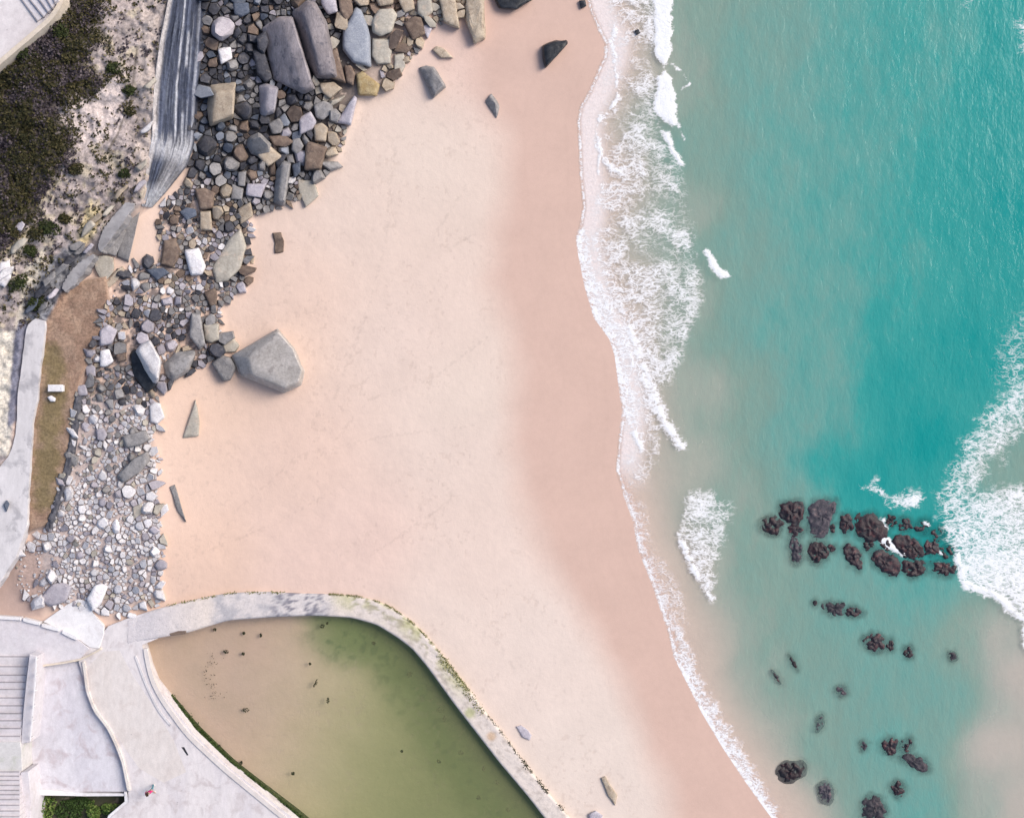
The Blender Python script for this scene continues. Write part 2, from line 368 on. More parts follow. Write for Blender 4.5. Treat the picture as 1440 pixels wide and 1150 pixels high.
for tl in ([(492,172),(560,196),(548,260),(545,330),(520,430),(470,560)], [(600,165),(575,200),(560,190),(540,215)], [(655,262),(606,338),(628,350),(668,330)], [(470,620),(520,560),(600,538),(690,470)], [(520,780),(560,755),(640,700),(590,640)], [(330,720),(420,640),(560,610),(665,600)], [(560,60),(600,150),(650,210)], [(640,860),(700,900),(760,1000)], [(250,790),(380,740),(470,690)]):
    q = smooth_line(tl, 40, 3)
    trail = np.maximum(trail, sst(3.2, 1.2, pdist(q, U, V)+2.2*(fbm(U/7, V/7, 2)-.5)))
trail *= sst(.50, .60, fbm(U/3.1+5, V/3.1+8, 2))
blot = sst(30, 6, np.hypot((U-612)/1.3, V-346)+26*(f2-.5))*.5
C = C*(1-(.085*np.clip(trail, 0, 1)+.05*blot)*(1-wet)*(GSD < 0))[..., None]
grit = np.clip(clm*.9+brm*.8+up*.6+mid*.5+low*.5, 0, 1)
track = sst(.63, .74, fbm(U/5.5+7, V/5.5+1, 3))*sst(.45, .62, fbm(U/50+3, V/50, 2))*(1-wet)*(1-grit)
mask = np.stack([wet*(1-sst(0, 20, GSD)), grit, track], -1)
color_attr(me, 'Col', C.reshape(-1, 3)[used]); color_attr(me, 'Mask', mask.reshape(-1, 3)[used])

m = NT('beach and cliff ground')
c = m.attr('Col'); mk = m.sep(m.attr('Mask'))
n_big = m.noise(.35, 5, .6); n_mid = m.noise(2.4, 5, .62); n_fin = m.noise(14, 4, .65)
var = m.math('ADD', m.ramp(n_big, .25, .75, .955, 1.045, False), m.ramp(n_mid, .25, .75, -.03, .03, False))
var = m.math('ADD', var, m.ramp(n_fin, .2, .8, -.05, .05, False))
c = m.mix(1.0, c, var, 'MULTIPLY')
gn = m.ramp(m.noise(6, 6, .72), .32, .68, .45, 1.4, False)
c = m.mix(mk[1], c, m.mix(1.0, c, gn, 'MULTIPLY'))
c = m.mix(m.math('MULTIPLY', mk[2], .22), c, (.40, .30, .25))
spk = m.ramp(m.voro(2.2), .03, .07, 1.0, 0.0)
c = m.mix(m.math('MULTIPLY', spk, m.ramp(m.noise(.5, 2), .52, .6, 0, .55)), c, (.28, .2, .17))
rough = m.ramp(mk[0], 0, 1, .95, .5)
hb = m.math('ADD', m.math('MULTIPLY', n_fin, .25), m.math('MULTIPLY', n_mid, m.ramp(mk[0], 0, 1, 1.0, .12)))
hb = m.math('ADD', hb, m.math('MULTIPLY', m.noise(7, 6, .7), m.math('MULTIPLY', mk[1], 1.6)))
hb = m.math('SUBTRACT', hb, m.math('MULTIPLY', mk[2], .25))
m.bump(hb, .32, .08)
GROUND_MAT = m.set(c, rough, .3)
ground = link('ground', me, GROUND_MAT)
tag(ground, 'pale pink sand beach with darker wet band, running up to cliff and down to seabed', 'beach', kind='structure')

# fast height lookup in picture coordinates
def zat(u, v):
    i = min(max(np.searchsorted(U_, u), 1), len(U_)-1); j = min(max(np.searchsorted(V_, v), 1), len(V_)-1)
    fu = (u-U_[i-1])/(U_[i]-U_[i-1]); fv = (v-V_[j-1])/(V_[j]-V_[j-1])
    a = GZ[j-1, i-1]*(1-fu)+GZ[j-1, i]*fu; b = GZ[j, i-1]*(1-fu)+GZ[j, i]*fu
    return float(a*(1-fv)+b*fv)

# ------------------------------------------------------------------ sea surface with foam
def foam_field(U, V, sd):
    F = np.zeros(U.shape)
    w = 9*(fbm(U/14, V/14, 3)-.5)+5*(fbm(U/5, V/5, 2)-.5)
    def poly(p, f, soft=3.0, j=1.0):
        nonlocal F
        soft = soft*1.5+1; j = j*1.25
        p_ = np.array(p); bx = (U > p_[:, 0].min()-30) & (U < p_[:, 0].max()+30) & (V > p_[:, 1].min()-30) & (V < p_[:, 1].max()+30)
        d = np.full(U.shape, -99.); d[bx] = sdf(p, U[bx], V[bx])
        F = np.maximum(F, f*sst(-soft, soft, d+w*j))
    def band(line, wd, f, soft=2.5, j=.6):
        nonlocal F
        p_ = np.array(line); bx = (U > p_[:, 0].min()-40) & (U < p_[:, 0].max()+40) & (V > p_[:, 1].min()-40) & (V < p_[:, 1].max()+40)
        d = np.full(U.shape, 99.); d[bx] = pdist(line, U[bx], V[bx])
        F = np.maximum(F, f*sst(wd+soft, wd-soft, d+w*j))
    g = fbm(U/32+5, V/24+8, 3); s = fbm(U/12+5, V/12+8, 2)
    # lace left behind the breaker
    lace = sst(-14, 16, sdf([(848,-20),(922,-20),(925,170),(958,235),(980,320),(990,400),(978,470),(955,515),(938,560),(912,560),(880,525),(862,470),(838,430),(825,380),(826,300),(842,220),(842,190)], U, V))
    F = np.maximum(F, lace*np.clip(.40+.9*(g-.5)+.3*(s-.5), .27, .56))
    lace2 = sst(-10, 12, sdf([(925,390),(985,380),(992,420),(970,480),(935,520),(890,500),(868,440),(890,420)], U, V)); F = np.maximum(F, lace2*(.45+.35*(s-.5)))
    lace3 = sst(-8, 8, sdf([(870,580),(930,590),(930,640),(905,690),(920,760),(960,830),(970,880),(940,880),(905,790),(880,700),(868,640)], U, V)); F = np.maximum(F, lace3*(.36+.5*(g-.5)))
    # breaking crest
    poly([(918,-40),(946,-40),(945,0),(944,40),(942,85),(934,97),(922,78),(920,60),(921,40),(918,0)], 1, 2.5, .7)
    poly([(923,108),(936,96),(944,112),(949,140),(955,178),(945,176),(937,172),(920,158),(919,130)], 1, 2.5, .7)
    poly([(929,184),(942,185),(948,205),(966,234),(956,234),(942,214)], .97, 2.5, .5)
    band([(945,90),(958,100),(966,112)], 1.5, .62, 2); band([(970,118),(957,126)], 1.6, .8, 2); band([(950,165),(962,196)], .5, .7)
    poly([(903,20),(925,15),(925,60),(905,75)], .6, 8); poly([(866,10),(925,0),(922,36),(868,40)], .52, 8)
    # thin line of the earlier bore
    band([(866,20),(862,60),(866,100),(869,135),(862,150),(845,162),(838,182),(842,205),(848,222),(860,238),(880,246)], 3.0, .80, 5, 1.3)
    band([(843,220),(841,240),(846,262),(853,275)], 2, .85); band([(880,246),(896,240),(908,245)], 2.5, .6)
    band([(886,200),(868,215),(880,190),(900,180)], 6, .55, 6)
    # swash front
    band(SHORE[:8], 2.0, .62, 2.0, .2); band(SHORE[7:13], 2.2, .66, 2.0, .2); band(SHORE[19:], 2.2, .72, 2.0, .2)
    poly([(812,330),(820,318),(830,340),(838,378),(858,415),(885,462),(898,505),(922,540),(936,580),(964,630),(950,628),(931,602),(914,578),(903,548),(890,525),(898,575),(909,622),(900,632),(884,588),(871,535),(864,488),(836,452),(820,402)], .70, 5, .8)
    poly([(870,500),(905,520),(925,560),(920,600),(905,600),(885,560)], .54, 5); band([(818,325),(816,360),(824,400),(838,445),(860,476),(868,502),(873,540),(884,588),(902,630)], 5, .84, 7, 1); band([(885,462),(900,505),(915,535),(925,565),(935,595),(958,626)], 7, .80, 9, 1.3)
    poly([(826,320),(845,330),(870,400),(905,460),(935,500),(930,530),(900,500),(862,440),(838,390)], .60, 8)
    poly([(989,351),(997,351),(1010,374),(1029,388),(1012,392),(996,374)], 1, 2, .4)
    # triangular whitewater
    poly([(968,690),(1030,703),(1024,745),(1012,790),(1001,846),(984,820),(964,785),(954,750)], .50, 7, 1.6)
    poly([(958,752),(975,735),(998,745),(1006,790),(1001,846),(985,818),(966,785)], .58, 8, 1.4); band([(957,752),(968,785),(986,818),(1000,843)], 4, .84, 6, 1.2)
    poly([(968,695),(1000,690),(1015,705),(990,740),(965,740)], .60, 8, 1.4)
    # lower swash edge
    low = [(880,695),(893,730),(902,770),(922,820),(944,880)]
    band(low, 10, .5, 8)
    poly([(940,872),(960,880),(972,905),(985,945),(1005,985),(1020,1015),(1046,1050),(1070,1095),(1100,1150),(1080,1150),(1060,1112),(1048,1095),(1018,1050),(988,1000),(966,960),(947,920)], .62, 6, 1.2)
    band([(950,925),(970,962),(990,1002),(1020,1052),(1050,1097),(1075,1132),(1095,1165)], 5, .86, 5, 1)
    # whitewater beyond the reef
    poly([(1445,425),(1410,470),(1400,520),(1412,560),(1450,540)], .40, 16, 1.5)
    poly([(1450,520),(1405,550),(1372,590),(1345,640),(1316,690),(1322,735),(1360,720),(1400,650),(1450,600)], .50, 13, 2.4)
    poly([(1395,600),(1370,640),(1340,690),(1360,715),(1392,660),(1440,590)], .57, 11, 2.4)
    poly([(1322,730),(1345,712),(1370,690),(1450,680),(1450,860),(1432,868),(1400,838),(1358,826),(1345,800),(1350,785),(1330,760)], .60, 9, 1.6)
    poly([(1346,775),(1400,770),(1450,760),(1450,868),(1430,864),(1398,836),(1358,824)], .70, 9, 1.5); band([(1346,780),(1358,822),(1398,834),(1430,864),(1446,870)], 6, .9, 6, 1)
    poly([(1212,682),(1232,678),(1250,695),(1275,690),(1298,690),(1300,705),(1280,716),(1250,710),(1236,696)], .56, 6, 1.6)
    poly([(1272,700),(1292,694),(1302,700),(1284,714),(1262,712)], .76, 5, 1.2)
    poly([(1216,741),(1228,734),(1236,742),(1226,748)], 1, 2, .4); poly([(1238,729),(1243,729),(1252,746),(1244,746)], .85, 2, .5)
    poly([(1235,754),(1250,756),(1262,770),(1283,780),(1272,784),(1252,774),(1240,766)], 1, 2, .3)
    band([(1312,772),(1328,780)], 1.6, .8); band([(1300,734),(1305,738)], 2, .8); band([(1320,790),(1345,800)], 1.2, .7)
    poly([(1425,30),(1450,20),(1450,80),(1432,75),(1438,55)], .5, 8, 1.5); poly([(1355,-5),(1366,0),(1362,12),(1352,12)], .42, 6)
    poly([(1436,880),(1450,875),(1450,925),(1438,905)], .8, 4)
    F = np.maximum(F, .36*sst(.60, .72, fbm(U/16, V/16, 3))*sst(880, 900, U)*sst(1440, 1300, U)*0)
    F = F*(.86+.28*fbm(U/7+2, V/7+9, 3))
    return np.clip(F, 0, 1)

Us = axis(786, 1470, 1.7, 60000); Us = Us[Us > 500]; Vs = axis(-30, 1180, 1.7, 60000)
UU, VV = np.meshgrid(Us, Vs)
t, sd = water_t(UU, VV)
inview = (UU > 780) & (UU < 1475) & (VV > -40) & (VV < 1190)
F = np.zeros(UU.shape); F[inview] = foam_field(UU[inview], VV[inview], sd[inview])
tw = t.copy()
rockm = np.zeros(UU.shape)
for p, h, l in SEAROCKS:
    for _ in range(2): p = [q_ for i_ in range(len(p)) for a_, b_ in [(np.array(p[i_], float), np.array(p[(i_+1) % len(p)], float))] for q_ in (tuple(a_*.75+b_*.25), tuple(a_*.25+b_*.75))]
    p = [(cen_[0]+(x_-cen_[0])*1.16, cen_[1]+(y_-cen_[1])*1.16) for cen_ in [np.mean(p, 0)] for x_, y_ in p]
    a = np.array(p); bx = (UU > a[:, 0].min()-20) & (UU < a[:, 0].max()+20) & (VV > a[:, 1].min()-20) & (VV < a[:, 1].max()+20)
    d = sdf(p, UU[bx], VV[bx]); rockm[bx] = np.maximum(rockm[bx], sst(-9, 4, d+9*(fbm(UU[bx]/7, VV[bx]/7, 3)-.5)))
tw = tw*(1-.05*rockm)                                # shallower water over the rocks
film = sst(-1, 5, sd)*sst(46, 18, sd)*sst(700, 640, VV)     # milky backwash sheet
wz = .0+.035*sst(.5, 1, F)*sst(6, 18, sd)*(.6+.8*fbm(UU/9, VV/9, 3)) + .05*(fbm(UU/30, VV/50, 3)-.5)*sst(30, 90, sd)
wz = wz+.012
kw = (CAM_H-wz)/CAM_H*MPP
me, used = grid_mesh('sea', (UU-720)*kw, (575-VV)*kw, wz, keep=sd > -6)
float_attr(me, 'depth', tw.reshape(-1)[used]); float_attr(me, 'foam', F.reshape(-1)[used]); float_attr(me, 'film', film.reshape(-1)[used])
float_attr(me, 'clear', rockm.reshape(-1)[used]); float_attr(me, 'shore', (sd*MPP).reshape(-1)[used])

m = NT('sea water')
dp = m.attr('depth', 'Fac'); fo = m.attr('foam', 'Fac'); fi = m.attr('film', 'Fac'); sh = m.attr('shore', 'Fac')
p = m.pos()
wv = m.new('ShaderNodeVectorMath', operation='MULTIPLY_ADD'); wnz = m.noise(1.1, 3, .5, out='Color')
m.put(wv.inputs[0], wnz); wv.inputs[1].default_value = (.6, .6, 0); m.put(wv.inputs[2], p); wp = wv.outputs[0]
wps = m.scalev(wp, (1, .75, 1), (0, 0, .5))
def ridge(sc, det, k, vec, ds=.3):
    return m.math('SUBTRACT', 1.0, m.math('MULTIPLY', m.math('ABSOLUTE', m.math('SUBTRACT', m.noise(sc, det, .6, vec, ds), .5)), k), clamp=True)
wps = m.scalev(wp, (.62, 1.25, 1), (0, 0, .45)); nz = m.noise(5, 5, .65)
web = m.math('MAXIMUM', ridge(1.25, 3, 13, wps), m.math('MAXIMUM', m.math('MULTIPLY', ridge(2.6, 3, 11, wps), .9), m.math('MULTIPLY', ridge(5.4, 2, 8, m.scalev(p, (.8, 1.1, 1))), .5)))
web = m.math('ADD', m.math('MULTIPLY', web, .70), m.math('MULTIPLY', nz, .2))
thr = m.math('SUBTRACT', m.math('MULTIPLY', fo, 1.35), m.math('SUBTRACT', .95, web))
fa = m.ramp(thr, -.12, .70)
fa = m.math('MULTIPLY', fa, m.ramp(fo, .02, .14))
# turbid water: light scattered back by the column plus the bed seen through it
nd = m.noise(.9, 4, .6, m.scalev(p, (1, .45, 1), (0, 0, -.5)))
nd = m.math('ADD', m.math('MULTIPLY', nd, .72), m.math('MULTIPLY', m.noise(3.4, 4, .65, m.scalev(p, (1, .5, 1), (0, 0, -.7))), .28))
dp2 = m.math('ADD', dp, m.math('MULTIPLY', m.math('SUBTRACT', nd, .5), m.ramp(dp, .05, .4, 0, .36)), clamp=True)
rp = m.new('ShaderNodeValToRGB'); cr = rp.color_ramp
cr.elements[0].position = 0; cr.elements[0].color = (.60,.50,.44,1); cr.elements[1].position = 1; cr.elements[1].color = (.004,.245,.232,1)
for q, cc in ((.22,(.39,.44,.375)),(.38,(.24,.36,.30)),(.58,(.14,.30,.262)),(.8,(.035,.28,.255))):
    e = cr.elements.new(q); e.color = (*cc, 1)
m.put(rp.inputs[0], dp2)
dif = m.new('ShaderNodeBsdfDiffuse'); m.put(dif.inputs['Color'], rp.outputs[0])
tr = m.new('ShaderNodeBsdfTransparent')
m.put(tr.inputs['Color'], m.mix(dp2, (.99,.99,.98), (.10,.62,.64)))
ms = m.new('ShaderNodeMixShader'); m.put(ms.inputs[0], m.math('MULTIPLY', m.ramp(dp2, 0, .6, .12, .94, False), m.ramp(m.attr('clear', 'Fac'), 0, 1, 1, .48, False))); m.l.new(tr.outputs[0], ms.inputs[1]); m.l.new(dif.outputs[0], ms.inputs[2])
# ripples and sky reflection
r1 = m.noise(2.6, 4, .6, m.scalev(p, (1, .38, 1), (0, 0, -.55)), .6); r2 = m.noise(6.5, 3, .6, m.scalev(p, (1, .5, 1), (0, 0, .3)))
bmp = m.new('ShaderNodeBump'); bmp.inputs['Strength'].default_value = .4; bmp.inputs['Distance'].default_value = .08
m.put(bmp.inputs['Height'], m.math('ADD', r1, m.math('MULTIPLY', r2, .4)))
gl = m.new('ShaderNodeBsdfGlossy'); gl.inputs['Roughness'].default_value = .12; m.l.new(bmp.outputs[0], gl.inputs['Normal'])
m.l.new(bmp.outputs[0], dif.inputs['Normal'])
lw = m.new('ShaderNodeLayerWeight'); lw.inputs['Blend'].default_value = .5; m.l.new(bmp.outputs[0], lw.inputs['Normal']); frf = m.math('ADD', .02, m.math('MULTIPLY', .7, m.math('POWER', lw.outputs['Facing'], 5.0)))
ms2 = m.new('ShaderNodeMixShader'); m.l.new(frf, ms2.inputs[0]); m.l.new(ms.outputs[0], ms2.inputs[1]); m.l.new(gl.outputs[0], ms2.inputs[2])
fd = m.new('ShaderNodeBsdfDiffuse'); m.put(fd.inputs['Color'], (.74,.745,.76))
fb = m.new('ShaderNodeBump'); fb.inputs['Strength'].default_value = .45; fb.inputs['Distance'].default_value = .08
m.put(fb.inputs['Height'], m.math('ADD', m.noise(3.2, 6, .65), m.math('MULTIPLY', web, .4))); m.l.new(fb.outputs[0], fd.inputs['Normal'])
mf = m.new('ShaderNodeMixShader'); 
fa2 = m.math('MAXIMUM', m.math('MULTIPLY', fa, .95), m.math('MULTIPLY', fi, m.ramp(nz, .3, .7, .52, .66)))
m.put(fd.inputs['Color'], m.mix(fa, (.93,.85,.84), (.76,.765,.78))); m.put(mf.inputs[0], fa2); m.l.new(ms2.outputs[0], mf.inputs[1]); m.l.new(fd.outputs[0], mf.inputs[2])
m.l.new(mf.outputs[0], m.out.inputs['Surface']); m.n.remove(m.b)
sea = link('water', me, m.m)
tag(sea, 'turquoise sea with white foaming surf breaking along the sand', 'sea', kind='structure')

# ------------------------------------------------------------------ stone and concrete materials
def stone_mat(name, c1, c2, c3=None, scale=2.2, streak=None, rough=.85, vary=.18, bs=.5):
    m = NT(name)
    oc = m.new('ShaderNodeTexCoord').outputs['Object']
    v = m.scalev(oc, streak) if streak else oc
    n1 = m.noise(scale, 6, .65, v, .4); n2 = m.noise(scale*5, 5, .7, v); n3 = m.noise(scale*.5, 3, .5, m.pos())
    c = m.mix(m.ramp(n1, .35, .65), c1, c2)
    if c3: c = m.mix(m.ramp(m.noise(scale*1.3, 4, .6, m.pos()), .56, .66, 0, .8), c, c3)
    c = m.mix(1.0, c, m.ramp(n2, .25, .75, .72, 1.25, False), 'MULTIPLY')
    sp = m.ramp(m.voro(9, vec=oc), .06, .16, .5, 0.0)
    c = m.mix(m.math('MULTIPLY', sp, m.ramp(n3, .45, .6)), c, (.06, .06, .06))
    c = m.hsv(c, .5, 1.0, m.ramp(m.objrand(), 0, 1, 1-vary, 1+vary, False))
    m.bump(m.math('ADD', n1, m.math('MULTIPLY', n2, .5)), bs, .07)
    return m.set(c, rough, .3)
ROCK = {
 'slate': stone_mat('dark slate rock', (.045,.045,.055), (.085,.085,.10), (.13,.12,.12)),
 'blue':  stone_mat('blue slate rock', (.075,.09,.125), (.125,.14,.175)),
 'grey':  stone_mat('grey rock', (.20,.19,.19), (.29,.275,.27), (.16,.15,.15)),
 'ridge': stone_mat('lilac ridged rock', (.22,.195,.205), (.31,.275,.285), (.12,.115,.135), 1.4, (1.6, .6, 1)),
 'bluegrey': stone_mat('blue grey slab rock', (.215,.23,.27), (.265,.28,.315)),
 'lilac': stone_mat('lilac rock', (.34,.31,.345), (.42,.39,.42), (.27,.25,.28)),
 'pale':  stone_mat('pale stone', (.57,.545,.56), (.70,.675,.68), (.50,.465,.46), vary=.15),
 'tan':   stone_mat('tan rock', (.35,.28,.21), (.43,.36,.28), (.27,.21,.16)),
 'sandy': stone_mat('sand coloured rock', (.36,.325,.275), (.42,.385,.33), (.46,.38,.31), 1.2, bs=.3, vary=.08),
 'brown': stone_mat('brown rock', (.135,.095,.075), (.21,.155,.12), (.10,.075,.065)),
 'yellow': stone_mat('ochre rock', (.32,.23,.11), (.42,.33,.19), (.20,.14,.08)),
 'beige': stone_mat('beige grey boulder', (.365,.33,.30), (.44,.40,.37), (.29,.26,.24), 1.2, bs=.4, vary=.04),
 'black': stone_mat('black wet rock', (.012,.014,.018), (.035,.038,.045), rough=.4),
 'reef':  stone_mat('weed covered reef rock', (.010,.011,.017), (.034,.018,.022), (.085,.032,.034), 2.2, rough=.4, vary=.3, bs=.9),
 'reefgrey': stone_mat('grey reef rock', (.02,.021,.03), (.065,.055,.066), (.11,.08,.085), 2.6, rough=.6, vary=.3, bs=.9),
}
ROCKWORD = dict(slate='dark slate', blue='dark blue', grey='grey', lilac='lilac grey', pale='pale', tan='tan', brown='brown', sandy='sandy', bluegrey='blue grey', yellow='ochre', ridge='ridged', black='black')

def chaikin(p):
    o = []
    for i in range(len(p)):
        a, b = p[i], p[(i+1) % len(p)]
        o += [(a[0]*.75+b[0]*.25, a[1]*.75+b[1]*.25), (a[0]*.25+b[0]*.75, a[1]*.25+b[1]*.75)]
    return o

def facet(pts3, bev=.05, cuts=1, amp=.03, nsc=1.6, smooth=40):
    """an angular stone: hull of points, chamfered, split and roughened"""
    bm = bmesh.new()
    for q in pts3: bm.verts.new(q)
    r = bmesh.ops.convex_hull(bm, input=bm.verts)
    bmesh.ops.delete(bm, geom=[g for g in r['geom_interior'] if isinstance(g, bmesh.types.BMVert)], context='VERTS')
    loose = [v for v in bm.verts if not v.link_faces]
    if loose: bmesh.ops.delete(bm, geom=loose, context='VERTS')
    bmesh.ops.dissolve_limit(bm, angle_limit=R(9), verts=bm.verts, edges=bm.edges)
    if bev > 0:
        bmesh.ops.bevel(bm, geom=list(bm.edges)+list(bm.verts), offset=bev, segments=1, affect='EDGES', clamp_overlap=True, profile=.5)
    bmesh.ops.triangulate(bm, faces=bm.faces)
    for k in range(cuts):
        L = [e for e in bm.edges if e.calc_length() > .22]
        if L: bmesh.ops.subdivide_edges(bm, edges=L, cuts=1)
        bmesh.ops.triangulate(bm, faces=bm.faces)
    if amp:
        for v in bm.verts:
            d = mnoise.noise_vector(v.co*nsc)+.5*mnoise.noise_vector(v.co*nsc*2.7)
            v.co += d*amp
    return bm

def area(p):
    return abs(sum(p[i][0]*p[(i+1) % len(p)][1]-p[(i+1) % len(p)][0]*p[i][1] for i in range(len(p))))/2
def cen(p):
    return sum(q[0] for q in p)/len(p), sum(q[1] for q in p)/len(p)

def rock(name, poly, mat, h=None, top=None, tilt=(0, 0), z0=None, bev=None, cuts=2, amp=.045, shrink=.80, sink=.3, ring=True, sharp=36):
    cu, cv = cen(poly); A = area(poly)*MPP*MPP; s = math.sqrt(A)
    zb = zat(cu, cv) if z0 is None else z0
    if h is None: h = .42*s
    pts = []
    for (u, v) in poly:
        a, b = u-cu, v-cv
        pts.append(P(cu+a*.98, cv+b*.98, zb-sink))
        pts.append(P(u, v, zb+h*.22))
        if top is None:
            zt = zb+h*(.93+tilt[0]*a*MPP+tilt[1]*b*MPP + rng.uniform(-.1, .06))
            if ring: pts.append(P(cu+a*.94, cv+b*.94, zb+max(.3*h, (zt-zb)*.8)))
            pts.append(P(cu+a*shrink, cv+b*shrink, max(zt, zb+.3*h)))
    if top:
        for q in top: pts.append(P(q[0], q[1], zb+h*(q[2] if len(q) > 2 else 1)))
    loc = P(cu, cv, zb)
    bm = facet(pts, bev if bev is not None else min(.10, .05*s+.015), cuts, amp*min(1, s/1.2))
    return bm_obj(name, bm, mat, None, loc, sharp)

